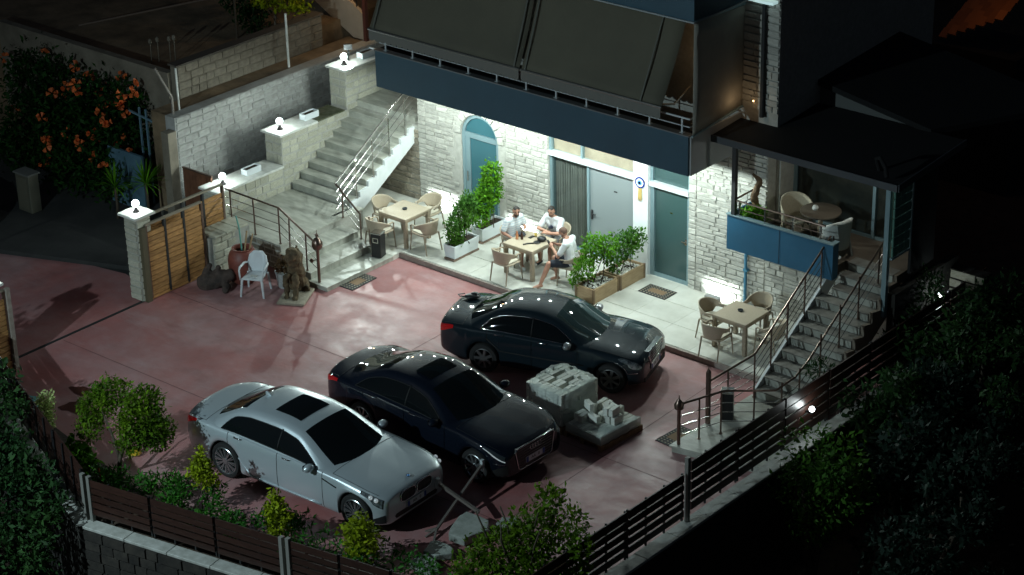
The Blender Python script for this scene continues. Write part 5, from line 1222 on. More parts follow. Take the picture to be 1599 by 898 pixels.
# man at the right, looking down at his phone, one leg stretched out
J=dict(base); J.update(pelvis=(-.05,0,.56),chest=(.03,0,.90),neck=(.09,0,1.06),head=(.16,-.02,1.185),look=(1,-.15,-.62),sho_l=(.03,.20,1.0),sho_r=(.03,-.20,1.0),
 elb_l=(.16,.30,.74),wri_l=(.36,.12,.84),hand_l=(.45,.07,.88),palm_l=(.2,-1,-.1),elb_r=(.16,-.28,.75),wri_r=(.37,-.06,.86),hand_r=(.46,-.01,.89),palm_r=(.2,1,-.2),
 hip_l=(.0,.11,.54),kne_l=(.36,.34,.56),ank_l=(.52,.46,.09),toe_l=(.64,.54,.028),kne_r=(.40,-.06,.53),ank_r=(.34,-.04,.10),toe_r=(.47,-.03,.028))
p3=person('barefoot man in white shirt and navy shorts bending over his phone',(-1.08,-1.42,.128),R(196),J,white_tee,mat('navy_shorts',(.010,.014,.025),.8),'buzz',logo=True,beard=1)
b=MB(); b.obox((-1.08-.46,-1.42-.155,.128+.90),(.012,.075,.15),R(196),('Y',R(35))); item('phone','dark phone held by the barefoot man','phone',[('phone',b,M['black'],False)])
b=MB(); b.lathe([(.034,0),(.034,.02)],(-1.08-.385,-1.42+-.045,.128+.845),10); o=obj('wristwatch',b,M['cap_white'],None); tag(o,'pale wristwatch on the barefoot man','watch')

# ------------------------------------------------------------------ foliage helpers
def leafcloud(name,parent,m,blobs,n,size,seed,local=False,flat=.3,aspect=.45,shell=.55,up=.3):
    """small bent leaves through ellipsoid blobs (cx,cy,cz,rx,ry,rz,weight)"""
    r=np.random.default_rng(seed); w=np.array([q[6] if len(q)>6 else q[3]*q[4]*q[5] for q in blobs]); w=w/w.sum(); k=r.choice(len(blobs),n,p=w)
    Bb=np.array([q[:6] for q in blobs]); d=r.normal(size=(n,3)); d/=np.linalg.norm(d,axis=1)[:,None]; rad=shell+(1-shell)*r.random(n); rad=np.where(r.random(n)<.25,r.random(n)**.5,rad); rad*=1+.12*r.normal(size=n)
    c=Bb[k,:3]+d*rad[:,None]*Bb[k,3:6]
    c+=.25*size*r.normal(size=(n,3))
    ax=r.normal(size=(n,3))*.8+d*.9; ax[:,2]+=up*r.normal(size=n); ax/=np.linalg.norm(ax,axis=1)[:,None]
    nr=np.cross(ax,r.normal(size=(n,3))); nr[:,2]=nr[:,2]*(1)+np.sign(nr[:,2])*flat; nr-=ax*(nr*ax).sum(1)[:,None]; nr/=np.linalg.norm(nr,axis=1)[:,None]; sd=np.cross(ax,nr)
    s=size*(.6+.8*r.random(n))[:,None]; wd=s*aspect
    V=np.empty((n,4,3)); V[:,0]=c-ax*s*.5; V[:,1]=c+sd*wd*.5+nr*s*.06; V[:,2]=c+ax*s*.5-nr*s*.10; V[:,3]=c-sd*wd*.5+nr*s*.06
    V=V.reshape(-1,3)
    if parent is not None and not local: V=V-np.array(ORG.get(parent,Vector()))
    me=bpy.data.meshes.new(name); me.vertices.add(4*n); me.vertices.foreach_set('co',V.ravel()); me.loops.add(4*n); me.loops.foreach_set('vertex_index',np.arange(4*n)); me.polygons.add(n); me.polygons.foreach_set('loop_start',np.arange(0,4*n,4)); me.polygons.foreach_set('loop_total',np.full(n,4)); me.materials.append(m); me.update(); me.validate()
    return link(name,me,parent)
def limbs(parent,name,m,paths,local=False):
    b=MB()
    for pts,r0,r1 in paths:
        n=len(pts); b.tube(pts,[r0+(r1-r0)*i/(n-1) for i in range(n)],7)
    return obj(name,b,m,parent,smooth=True,local=local)
def wob(p,q,r,n=5,a=.08):
    p,q=Vector(p),Vector(q); return [p.lerp(q,i/n)+Vector((r.uniform(-a,a),r.uniform(-a,a),r.uniform(-a,a)*.4))*(0 if i in(0,) else 1) for i in range(n+1)]
def clumps(c,R3,n,cr,seed):
    r=random.Random(seed); out=[]
    for _ in range(n):
        while True:
            d=Vector((r.uniform(-1,1),r.uniform(-1,1),r.uniform(-1,1)))
            if .25<d.length<1: break
        k=cr*r.uniform(.6,1.25); out.append((c[0]+d.x*R3[0],c[1]+d.y*R3[1],c[2]+d.z*R3[2],k,k,k*.8,1))
    return out
def shrub(name,label,cat,base,blobs,n,size,leaf,seed,stems=3,sr=.012,group=None,aspect=.45,extra=None):
    t=thing(name,label,cat,base,0,group); r=random.Random(seed)
    tops=[blobs[r.randrange(len(blobs))] for _ in range(stems)]
    limbs(t,'trunk',M['bark'],[(wob((base[0]+r.uniform(-.03,.03)*stems,base[1]+r.uniform(-.03,.03)*stems,base[2]),q[:3],r,5,.04),sr,sr*.4) for q in tops])
    leafcloud('crown',t,leaf,blobs,n,size,seed,aspect=aspect)
    return t
# ------------------------------------------------------------------ terrace planters
def white_planter(x,y,label):
    t=thing('white_planter',label,'planter',(x,y,.128),0,'white planters on the terrace')
    b=MB(); ln,wd=.42,.17
    for z0,z1,e0,e1 in ((.05,.36,-.03,0),): 
        V=[]
        for z,e in ((z0,e0),(z1,e1)): V+=[(-wd-e,-ln-e,z),(wd+e,-ln-e,z),(wd+e,ln+e,z),(-wd-e,ln+e,z)]
        V+=[(-wd+.03,-ln+.03,z1),(wd-.03,-ln+.03,z1),(wd-.03,ln-.03,z1),(-wd+.03,ln-.03,z1)]+[(-wd+.03,-ln+.03,.28),(wd-.03,-ln+.03,.28),(wd-.03,ln-.03,.28),(-wd+.03,ln-.03,.28)]
        b.add(V,[(0,3,2,1),(0,1,5,4),(1,2,6,5),(2,3,7,6),(3,0,4,7),(4,5,9,8),(5,6,10,9),(6,7,11,10),(7,4,8,11),(8,9,13,12),(9,10,14,13),(10,11,15,14),(11,8,12,15)])
    obj('trough',b,M['white_plastic'],t,local=True,bevel=.006)
    b=MB(); b.box((-wd+.03,-ln+.03,.27),(wd-.03,ln-.03,.31)); obj('soil',b,M['soil'],t,local=True)
    b=MB(); b.box((-wd+.02,-ln,0),(wd-.02,ln,.045)); obj('base',b,mat('brown_saucer',(.22,.15,.11),.7) if 'brown_saucer' not in bpy.data.materials else bpy.data.materials['brown_saucer'],t,local=True)
    return t
white_planter(-3.98,-1.72,'white trough planter with a bay shrub nearest the kerb, right of the first table')
white_planter(-4.12,-.62,'white trough planter with a tall bright shrub before the arched door')
shrub('bay_shrub','dark green bay shrub growing in the front white planter','shrub',(-3.98,-1.72,.43),[(-3.98,-1.95,.85,.22,.22,.36),(-3.97,-1.62,1.08,.26,.28,.42),(-4.0,-1.42,1.2,.2,.2,.35),(-3.95,-1.9,.55,.2,.2,.16)],2100,.085,M['leaf_bay'],61,stems=7)
shrub('bright_shrub','tall bright green shrub growing in the planter before the arched door','shrub',(-4.10,-.6,.43),[(-4.12,-.55,1.25,.32,.32,.40),(-4.1,-.5,1.66,.25,.25,.30),(-4.1,-.82,1.05,.28,.28,.36),(-4.05,-.95,.72,.22,.22,.2)],2800,.08,M['leaf_fresh'],62,stems=7)
def wood_planter(x,y,label):
    t=thing('wooden_planter',label,'planter',(x,y,.128),0,'wooden planters on the terrace'); ln,wd=.42,.23
    for s in (1,-1):
        b=MB(); b.box((s*wd-.018,-ln,0),(s*wd+.018,ln,.33)); obj('side_board',b,M['wood_planter'],t,local=True)
        b=MB(); b.box((-wd+.019,s*ln-.018*s-.018,0),(wd-.019,s*ln-.018*s+.018,.33)); obj('end_board',b,M['wood_planter'],t,local=True)
    for sx in (1,-1):
        for sy in (1,-1): b=MB(); b.beam((sx*(wd+.004),sy*(ln-.004),0),(sx*(wd+.004),sy*(ln-.004),.335),.05); obj('corner_strip',b,mat('strip_brown',(.2,.13,.07),.6) if 'strip_brown' not in bpy.data.materials else bpy.data.materials['strip_brown'],t,local=True)
    b=MB(); b.box((-wd+.02,-ln+.04,.2),(wd-.02,ln-.04,.26)); obj('soil',b,M['soil'],t,local=True)
    b=MB(); r=random.Random(x)
    for i in range(170): 
        px,py=r.uniform(-wd+.05,wd-.05),r.uniform(-ln+.06,ln-.06); k=r.uniform(.014,.034); b.sphere((px,py,.27+r.uniform(0,.02)),(k,k*.8,k*.6),5,4)
    obj('pebbles',b,M['pebble'],t,local=True,kind='stuff',fix=False)
    return t
wood_planter(-.28,-1.50,'wooden planter with white pebbles and a shrub nearest the kerb')
wood_planter(-.26,-.60,'wooden planter with white pebbles and a shrub by the white pier')
shrub('pebble_shrub','bright green shrub in the wooden planter nearest the kerb','shrub',(-.28,-1.5,.40),[(-.5,-1.35,1.10,.30,.32,.34),(-.42,-1.75,.80,.26,.26,.30),(-.15,-1.3,1.25,.28,.28,.26),(-.55,-1.9,.6,.16,.16,.2)],1500,.085,M['leaf_fresh'],63,stems=8)
shrub('pebble_shrub','greener shrub in the wooden planter by the white pier','shrub',(-.26,-.6,.40),[(-.2,-.6,1.0,.28,.32,.34),(-.1,-.4,1.12,.26,.26,.28),(-.3,-.95,.75,.22,.22,.3)],1200,.085,M['leaf_bay'],64,stems=8)
# doormats
def doormat(x,y,w,d,z,rz,label):
    t=thing('doormat',label,'doormat',(x,y,z),rz,'dark patterned doormats')
    b=MB(); b.box((-w/2,-d/2,0),(w/2,d/2,.012)); obj('rubber',b,M['rubber_mat'],t,local=True)
    b=MB(); nx,ny=int(w/.075),int(d/.075)
    for i in range(nx):
        for j in range(ny):
            cx=-w/2+.05+(w-.1)*i/(nx-1); cy=-d/2+.05+(d-.1)*j/(ny-1); s=.026; c_=.013
            b.add([(cx-s,cy,c_),(cx,cy-s*.7,c_),(cx+s,cy,c_),(cx,cy+s*.7,c_)],[(0,1,2,3)])
    obj('weave',b,M['mat_cream'],t,local=True,kind='stuff',fix=False)
    b=MB(); b.box((-w*.28,-d*.2,.0125),(w*.28,d*.2,.0145)); obj('centre_band',b,mat('mat_brown',(.22,.14,.08),.9) if 'mat_brown' not in bpy.data.materials else bpy.data.materials['mat_brown'],t,local=True)
doormat(-5.0,-4.02,.42,.80,.004,R(2),'dark patterned doormat on the red concrete below the left steps')
doormat(.66,-.60,.72,.45,.13,0,'dark patterned doormat in front of the green glass door')
doormat(4.66,-5.28,.42,.75,.004,R(-4),'dark patterned doormat at the corner platform of the right stairs')
# bins
def bin_(x,y,z,label,rz,m_):
    t=thing('ashtray_bin',label,'bin',(x,y,z),rz,'black standing bins')
    b=MB(); b.box((-.12,-.12,0),(.12,.12,.56)); obj('body',b,m_,t,local=True,bevel=.008)
    b=MB(); b.box((-.125,-.125,.561),(.125,.125,.60)); obj('lid',b,M['steel'],t,local=True,bevel=.006)
    b=MB(); b.box((-.07,-.128,.36),(.07,-.121,.48)); f=obj('opening_frame',b,M['steel'],t,local=True)
    b=MB(); b.box((-.05,-.131,.38),(.05,-.1285,.46)); obj('opening',b,M['black'],f,local=True)
bin_(-5.40,-2.92,.128,'black bin with steel top beside the step railing at the first table',R(15),M['black'])
bin_(5.12,-4.28,.15,'black bin with steel opening on the corner platform of the right stairs',R(-60),M['black'])
# floodlights washing the wall
def flood(x,label):
    t=thing('floodlight',label,'lamp',(x,-.34,.128),0,'floodlights on the terrace floor')
    b=MB(); b.box((-.16,-.05,.0),(.16,-.035,.17)); b.box((-.16,-.035,.16),(.16,.085,.17)); b.box((-.17,-.05,0),(-.161,.07,.17)); b.box((.161,-.05,0),(.17,.07,.17)); obj('housing',b,mat('lamp_grey',(.3,.3,.3),.5) if 'lamp_grey' not in bpy.data.materials else bpy.data.materials['lamp_grey'],t,local=True)
    b=MB(); b.box((-.14,-.034,.03),(.14,-.03,.14)); obj('led_panel',b,M['led'],t,local=True)
    lamp('SPOT',(x,-.34,.128+.08),85,(.86,1,1),.03,aim=(x,0.3,.38),spot=118,blend=.25)
flood(-6.05,'floodlight on the terrace washing the wall left of the arched door')
flood(-3.62,'floodlight on the terrace washing the wall right of the arched door')
flood(1.92,'floodlight on the terrace washing the wall right of the green door')
# ------------------------------------------------------------------ pallets of cut stone
def pallet(x,y,w,d,rz,label,z=0):
    t=thing('wooden_pallet',label,'pallet',(x,y,z),rz,'wooden pallets under the stone blocks')
    for i in range(5): b=MB(); b.box((-w/2,-d/2+i*(d-.1)/4,.10),(w/2,-d/2+i*(d-.1)/4+.1,.122)); obj('deck_board',b,M['pallet'],t,local=True)
    for i in range(3): b=MB(); b.box((-w/2+i*(w-.09)/2,-d/2,.0),(-w/2+i*(w-.09)/2+.09,d/2,.099)); obj('stringer',b,M['pallet'],t,local=True)
    return t
blk=mat('cut_stone_block',(.72,.73,.66),.85,col2=(.58,.59,.53),scale=6,bump=.3,island=.2)
pr=random.Random(12)
RZ=R(-4)
def bl_mesh():
    out=[]
    for k in range(4):
        b=MB(); b.box((-.5,-.5,-.5),(.5,.5,.5)); me=mesh_of('stone_block',b,blk,bevel=.03); out.append(me)
    return out
BM_=bl_mesh()
pallet(2.42,-5.98,1.05,1.15,RZ,'wooden pallet under the tall wrapped stack of stone blocks')
t=thing('stone_stack','tall cube of pale stone blocks wrapped in torn white plastic film','stone stack',(2.42,-5.98,.124),RZ)
for lev in range(4):
    for i in range(9):
        if lev<3 and 0<i<8: cols=(0,3)
        else: cols=(0,1,2,3)
        for j in cols:
            if lev==3 and (i,j) in ((3,1),(6,1),(2,2),(5,2)): continue
            o=link('stone_block',BM_[pr.randrange(4)],t,(-.42+i*.105,-.39+j*.26,.085+lev*.17+pr.uniform(-.008,.008))); o.scale=(.092,.245,.158); o.rotation_euler=(0,0,pr.uniform(-.05,.05)+(1.2 if lev==3 and pr.random()<.08 else 0))
film=glass_mat('plastic_film',(.82,.86,.82),.3,.68,.4)
_t=film.node_tree.nodes.new('ShaderNodeTexNoise'); _t.inputs['Scale'].default_value=9; _t.inputs['Detail'].default_value=4; _b=film.node_tree.nodes.new('ShaderNodeBump'); _b.inputs['Distance'].default_value=.06; film.node_tree.links.new(_t.outputs[0],_b.inputs['Height']); film.node_tree.links.new(_b.outputs[0],film.node_tree.nodes['Principled BSDF'].inputs['Normal'])
b=MB(); n=56; V=[]; rows=8
for k in range(rows+1):
    h=k/rows
    for i in range(n):
        a=2*math.pi*i/n; c_,s_=math.cos(a),math.sin(a); ex=3.4
        q=1/((abs(c_)/.55)**ex+(abs(s_)/.60)**ex)**(1/ex); q*=1+pr.uniform(-.02,.02)+(.02*math.sin(h*7))
        top=.75+.04*math.sin(3*a)+pr.uniform(-.03,.03)
        if k==rows: q*=.72+pr.uniform(-.09,.06); 
        V.append((q*c_,q*s_,.02+(top-.02)*h if k<rows else .715+pr.uniform(-.005,.02)))
F=[(k*n+i,k*n+(i+1)%n,(k+1)*n+(i+1)%n,(k+1)*n+i) for k in range(rows) for i in range(n) if not (k<6 and pr.random()<.045)]
b.add(V,F); obj('plastic_wrap',b,film,t,local=True,smooth=True,fix=False)
pallet(3.46,-6.02,.98,1.18,RZ,'wooden pallet under the low opened stack of stone blocks')
t=thing('stone_stack','low opened stack of loose pale stone blocks on the right pallet','stone stack',(3.46,-6.02,.124),RZ)
for i in range(8):
    for j in range(4):
        o=link('stone_block',BM_[pr.randrange(4)],t,(-.37+i*.105,-.40+j*.265,.09+pr.uniform(-.005,.005))); o.scale=(.095,.25,.16)
for (x,y,rz_,lv) in ((-.33,-.28,0,1),(-.22,-.3,.1,1),(-.05,-.2,1.5,1),(-.02,.05,.1,1),(.09,.05,.05,1),(.20,.04,0,1),(.30,.06,.05,1),(-.3,.05,.4,1),(-.33,.35,.1,1),(-.2,.33,0,1),(-.05,.36,1.4,1),(.1,.33,.1,1),(.04,.06,.5,2),(-.26,-.1,1.2,2),(.15,.02,.05,2),(.25,.05,.1,2)):
    o=link('stone_block',BM_[pr.randrange(4)],t,(x,y,.09+.165*lv)); o.scale=(.095,.25,.155); o.rotation_euler=(0,0,rz_)
b=MB(); b.box((-.44,-.58,-.01),(.455,-.56,.17)); b.box((.456,-.58,-.01),(.47,.56,.17)); b.prism([(.1,-.56),(.45,-.56),(.46,.55),(.36,.5)],.172,.178,'z'); obj('plastic_wrap',b,film,t,local=True)
# loose concrete slabs and the metal stand near the front
slab=mat('rough_slab',(.34,.36,.33),.9,col2=(.24,.26,.23),scale=5,bump=.5,bscale=18)
for (x,y,z,sx,sy,sz,rz_,l) in ((3.95,-10.45,.16,.62,.75,.16,.25,'thick rough stone slab lying beside the metal stand'),(3.95,-11.25,.09,.5,.4,.13,.1,'pale stone slab in the middle of the three near the front shrub'),(4.1,-11.75,.09,.6,.36,.13,-.2,'long pale stone slab nearest the front fence'),(4.35,-9.85,.12,.4,.3,.1,.5,'small stone slab half hidden behind the big front shrub')):
    b=MB(); n=9; P=[]
    for i in range(n): a=2*math.pi*i/n; k=1+.16*math.sin(3*a+x*5)+.08*math.sin(5*a+y); P.append((sx*.5*k*math.copysign(abs(math.cos(a))**.6,math.cos(a)),sy*.5*k*math.copysign(abs(math.sin(a))**.6,math.sin(a))))
    b.prism(P,-sz/2,sz/2,'z'); m4=Matrix.Translation((x,y,z))@Matrix.Rotation(rz_,4,'Z')@Matrix.Rotation(.06,4,'X'); b.v=[tuple(m4@Vector(v)) for v in b.v]; o=obj('stone_slab',b,slab,None,bevel=.02,seg=2); tag(o,l,'stone slab','loose stone slabs by the front fence')
t=thing('metal_stand','rusty metal cross stand with padded bar ends leaning beside the slabs','stand',(3.5,-10.3,0))
st=mat('rusty_steel',(.23,.20,.18),.5,metal=.5)
b=MB(); b.beam((3.42,-10.72,.08),(3.05,-9.05,.52),.045); obj('long_bar',b,st,t)
b=MB(); b.beam((2.86,-10.05,.52),(3.78,-9.98,.22),.055); obj('cross_bar',b,st,t)
b=MB(); b.beam((2.86,-10.05,.45),(2.86,-10.05,.62),.075); b.beam((3.05,-9.05,.46),(3.05,-9.05,.62),.06); obj('end_pad',b,M['frame_white'],t)
b=MB(); b.beam((3.42,-10.72,.08),(3.36,-10.95,.0),.04); b.beam((3.42,-10.72,.1),(3.22,-10.8,.0),.035); b.beam((3.42,-10.72,.1),(3.56,-10.95,.0),.035); obj('foot',b,st,t)
# ------------------------------------------------------------------ things by the gate
t=thing('clay_pot','large red clay pot holding a few canes before the landing','pot',(-6.98,-5.55,0))
b=MB(); b.lathe([(.19,0),(.27,.08),(.33,.32),(.34,.55),(.30,.72),(.23,.80),(.24,.84),(.20,.84),(.19,.78),(.22,.7)],(-6.98,-5.55,0),24); obj('body',b,M['terracotta'],t,smooth=40)
b=MB(); b.lathe([(.001,.7),(.215,.7)],(-6.98,-5.55,0),18); obj('soil',b,M['black'],t)
b=MB(); b.tube([(-6.9,-5.6,.6),(-6.85,-5.5,1.25)],.02,6); b.tube([(-6.88,-5.5,.6),(-6.72,-5.45,1.2)],.018,6); obj('cane',b,M['wood_planter'],t)
b=MB(); b.tube([(-7.05,-5.5,.6),(-7.18,-5.42,1.2),(-7.3,-5.38,1.45)],.018,6); obj('hose',b,mat('green_hose',(.12,.33,.28),.5),t)
def plastic_chair():
    t=thing('plastic_chair','white plastic garden armchair in front of the red clay pot','chair',(-6.38,-5.78,0),R(-62))
    m=M['white_plastic']; b=MB(); b.prism([(-.2,-.2),(-.22,.2),(.22,.24),(.25,.2),(.25,-.2),(.22,-.24)],.40,.425,'z'); obj('seat',b,m,t,local=True,bevel=.008)
    b=MB(); P=[(-.21,.0),(-.23,.2),(-.20,.36),(-.10,.45),(.10,.45),(.20,.36),(.23,.2),(.21,.0)]
    V=[];
    for (y,z) in P: V.append((-.20-.20*z-.04*(1-(y/.23)**2),y,.42+z))
    Pc=[(-.21-.2*z-.05*(1-(y/.23)**2),y*.5,.42+z*.8+.03) for (y,z) in P]
    b.add(V+Pc,[(i,i+1,8+i+1,8+i) for i in range(7)]+[(7,0,8,15)]+[tuple(range(15,7,-1))]); o=obj('backrest',b,m,t,local=True,smooth=40); o.modifiers.new('thick','SOLIDIFY').thickness=.012
    for sy in (1,-1):
        b=MB(); b.tube([(.24,sy*.25,.40),(.24,sy*.27,.62),(.15,sy*.28,.655),(-.1,sy*.27,.655),(-.26,sy*.22,.62)],[.02,.02,.026,.026,.02],8); obj('armrest',b,m,t,local=True,smooth=True)
    for sx in (1,-1):
        for sy in (1,-1): b=MB(); b.tube([(sx*.26,sy*.26,0),(sx*.21,sy*.22,.41)],[.022,.032],8); obj('leg',b,m,t,local=True,smooth=40)
    b=MB(); b.box((-.27,-.06,.58),(-.255,.05,.72)); 
plastic_chair()
b=MB(); b.obox((-6.34,-5.86,.44),(.14,.1,.02),.4); o=obj('cloth',b,M['cap_white'],None); tag(o,'small folded white cloth on the plastic garden chair','cloth')
t=thing('basket_pot','white woven pot with a drooping red leaved plant beside the plastic chair','pot',(-6.1,-5.15,0))
b=MB(); b.lathe([(.15,0),(.17,.02),(.215,.36),(.23,.38),(.19,.38),(.18,.3)],(-6.1,-5.15,0),18); obj('pot',b,mat('woven_white',(.55,.57,.56),.7,col2=(.4,.42,.41),scale=40,bump=.4,bscale=60),t,smooth=40)
leafcloud('plant',t,leaf_mat('red_leaf',(.12,.05,.03),(.07,.07,.03)),[(-6.12,-5.15,.5,.2,.2,.16)],160,.12,71)
# carved figures: remeshed lumpy stone
def carving(name,label,cat,blobs,m,vs=.02,seed=3,rock=None):
    t=thing(name,label,cat,blobs[0][0]); b=MB()
    for (p,q,r1,r2) in blobs: b.cap(p,q,r1,r2,10)
    o=obj('figure',b,m,t,fix=False); mod=o.modifiers.new('merge','REMESH'); mod.mode='VOXEL'; mod.voxel_size=vs; mod.use_smooth_shade=True
    tx=bpy.data.textures.new(name+'_rough','CLOUDS'); tx.noise_scale=.12; d=o.modifiers.new('rough','DISPLACE'); d.texture=tx; d.strength=.05 if 'lion' not in name else .10; d.mid_level=.5
    return t
drift=mat('carved_stone',(.15,.105,.055),.9,col2=(.05,.036,.02),scale=7,bump=.7,bscale=30)
V3=Vector
t=carving('lion_statue','weathered carved stone lion sitting at the foot of the left steps','statue',[(V3((-5.72,-5.12,.12)),V3((-5.66,-5.22,.55)),.20,.19),(V3((-5.66,-5.22,.55)),V3((-5.58,-5.34,.90)),.19,.13),(V3((-5.58,-5.36,.98)),V3((-5.50,-5.46,.97)),.14,.10),(V3((-5.62,-5.3,.86)),V3((-5.55,-5.40,1.0)),.20,.17),(V3((-5.48,-5.42,.5)),V3((-5.42,-5.52,.06)),.075,.06),(V3((-5.66,-5.52,.5)),V3((-5.60,-5.60,.06)),.075,.06),(V3((-5.42,-5.52,.05)),V3((-5.36,-5.6,.05)),.065,.055),(V3((-5.6,-5.6,.05)),V3((-5.54,-5.68,.05)),.065,.055),(V3((-5.75,-4.98,.12)),V3((-5.5,-5.1,.1)),.14,.09),(V3((-5.62,-5.22,1.06)),V3((-5.62,-5.2,1.12)),.05,.03),(V3((-5.5,-5.28,1.08)),V3((-5.49,-5.27,1.13)),.05,.03)],drift)
b=MB(); b.obox((-5.52,-5.42,.03),(.62,.85,.06),.5); obj('plinth',b,M['stone_dark'],t,bevel=.015)
t=carving('rock_sculpture','low dark carved rock group behind the end of the sliding gate','sculpture',[(V3((-7.45,-6.25,.12)),V3((-7.2,-6.0,.2)),.22,.2),(V3((-7.2,-6.0,.2)),V3((-7.0,-5.95,.32)),.16,.13),(V3((-7.5,-6.2,.3)),V3((-7.46,-6.12,.48)),.10,.06),(V3((-7.3,-6.1,.3)),V3((-7.25,-6.06,.45)),.09,.06),(V3((-6.98,-6.1,.08)),V3((-6.9,-6.2,.06)),.1,.08)],mat('dark_rock',(.085,.06,.05),.9,col2=(.045,.035,.03),scale=6,bump=.6))
t=carving('stone_shell','curled grey stone shell standing beside the rock group','sculpture',[(V3((-7.12,-5.72,.1)),V3((-7.18,-5.66,.4)),.09,.08),(V3((-7.18,-5.66,.4)),V3((-7.08,-5.72,.52)),.08,.07),(V3((-7.08,-5.72,.52)),V3((-6.96,-5.8,.44)),.06,.04)],mat('grey_rock',(.2,.19,.17),.9,col2=(.12,.11,.1),scale=8,bump=.5))
# ------------------------------------------------------------------ annex balcony furniture
wick=mat('pale_wicker',(.58,.51,.37),.7,col2=(.45,.39,.28),scale=50,bump=.4,bscale=90)
def wicker(x,y,deg,label,m):
    t=thing('wicker_chair',label,'chair',(x,y,2.081),R(deg),'wicker chairs on the annex balcony'); n=14; V=[]; b=MB(); rows=8
    for i in range(n+1):
        a=math.pi*(-.6+1.2*i/n)
        for k in range(rows+1):
            h=k/rows; top=.86-.24*(abs(a)/(.6*math.pi))**2; z=.2+(top-.2)*h; V.append((-math.cos(a)*(.27+.05*h),math.sin(a)*(.27+.05*h),z))
    b.add(V,[(i*(rows+1)+k,(i+1)*(rows+1)+k,(i+1)*(rows+1)+k+1,i*(rows+1)+k+1) for i in range(n) for k in range(rows)]); o=obj('backrest',b,m,t,local=True,smooth=True,fix=False); o.modifiers.new('thick','SOLIDIFY').thickness=.025
    b=MB(); b.lathe([(.25,.38),(.27,.40),(.27,.43),(.24,.44)],(0.02,0,0),16); obj('seat',b,m,t,local=True,smooth=40)
    for sx in(1,-1):
        for sy in(1,-1): b=MB(); b.tube([(sx*.27,sy*.24,0),(sx*.2,sy*.2,.4)],.02,6); obj('leg',b,m,t,local=True)
wicker(3.75,.0,-35,'beige wicker chair left of the round balcony table',wick)
wicker(4.85,-.28,165,'pale wicker chair right of the round balcony table, turned sideways',mat('white_wicker',(.62,.62,.57),.7,col2=(.5,.5,.46),scale=50,bump=.4,bscale=90))
t=thing('round_table','round wooden table between the wicker chairs on the annex balcony','table',(4.32,.0,2.081))
b=MB(); b.lathe([(.40,.68),(.42,.69),(.42,.72),(.40,.73)],(4.32,0,2.081),24); obj('tabletop',b,mat('dark_table',(.11,.085,.06),.6),t,smooth=40)
b=MB(); b.tube([(4.32,0,2.081),(4.32,0,2.77)],.05,8); b.lathe([(.25,0),(.24,.04)],(4.32,0,2.081),14); obj('leg',b,M['resin_leg'],t)
b=MB(); b.lathe([(.05,0),(.07,.05),(.05,.09)],(4.22,-.05,2.812),10); item('pot','small pot standing on the round balcony table','pot',[('pot',b,M['cap_white'],True)])
t=carving('driftwood','twisted driftwood trunk standing in the corner of the annex balcony','sculpture',[(V3((3.08,-.55,2.15)),V3((3.12,-.5,2.6)),.09,.08),(V3((3.12,-.5,2.6)),V3((3.02,-.5,2.95)),.08,.075),(V3((3.02,-.5,2.95)),V3((3.14,-.46,3.3)),.07,.06),(V3((3.14,-.46,3.3)),V3((3.0,-.5,3.42)),.05,.03)],mat('driftwood_brown',(.20,.12,.06),.8,col2=(.1,.06,.03),scale=9,bump=.5),.016)
shrub('potted_fern','low green plant around the driftwood trunk on the annex balcony','plant',(3.2,-.62,2.081),[(3.2,-.65,2.62,.26,.2,.2),(3.05,-.7,2.6,.16,.14,.15)],420,.11,M['leaf_fresh'],72,stems=4)
# ------------------------------------------------------------------ fences
def slat_fence(name,label,p,q,zb,zt,nsl,bays,m,out,group=None,wall_h=.3,wall_d=2.3,ext=(0,0)):
    """horizontal slats between posts from p to q, base wall with pale coping on the outer side"""
    p=Vector((p[0],p[1],0)); q=Vector((q[0],q[1],0)); d=(q-p).normalized(); nrm=Vector((d.y,-d.x,0))*out
    t=thing(name,label,'fence',p,0,group)
    hgt=(zt-zb)/nsl; L=(q-p).length
    for bay in range(bays):
        a=p+d*(L*bay/bays+.03); c=p+d*(L*(bay+1)/bays-.03)
        for k in range(nsl):
            z=zb+hgt*(k+.5); b=MB(); b.beam(a+Vector((0,0,z)),c+Vector((0,0,z)),.022,hgt-.04 if k<nsl-1 else hgt-.01); obj('slat',b,m,t)
    for bay in range(bays):
        for f in (.02,.34,.66,.98):
            a=p+d*(L*(bay+f)/bays)-nrm*.0; b=MB(); b.beam(a-nrm*.035+Vector((0,0,zb-.08)),a-nrm*.035+Vector((0,0,zt)),.03); obj('picket',b,M['black'],t)
    return t,d,nrm
def base_wall(label,p,q,out,top,w=.30):
    p=Vector((p[0],p[1],0)); q=Vector((q[0],q[1],0)); d=(q-p).normalized(); n=Vector((d.y,-d.x,0))*out; L=(q-p).length
    t=thing('base_wall',label,'wall',p)
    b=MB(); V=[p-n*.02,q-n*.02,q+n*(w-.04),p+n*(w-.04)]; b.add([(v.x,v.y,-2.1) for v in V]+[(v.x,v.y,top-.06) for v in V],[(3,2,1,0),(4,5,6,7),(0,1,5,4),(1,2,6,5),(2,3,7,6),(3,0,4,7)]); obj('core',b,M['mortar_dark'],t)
    k=int(L/.9)
    for i in range(k):
        a=p+d*(L*i/k+.004); c=p+d*(L*(i+1)/k-.004); V=[a-n*.04,c-n*.04,c+n*w,a+n*w]; b=MB(); b.add([(v.x,v.y,top-.058) for v in V]+[(v.x,v.y,top) for v in V],[(3,2,1,0),(4,5,6,7),(0,1,5,4),(1,2,6,5),(2,3,7,6),(3,0,4,7)]); obj('coping_slab',b,M['coping_grey'],t,bevel=.008)
    return t,n
FA=(-1.32,-14.62); FB=(2.80,-13.86); FC=(6.95,-13.08)
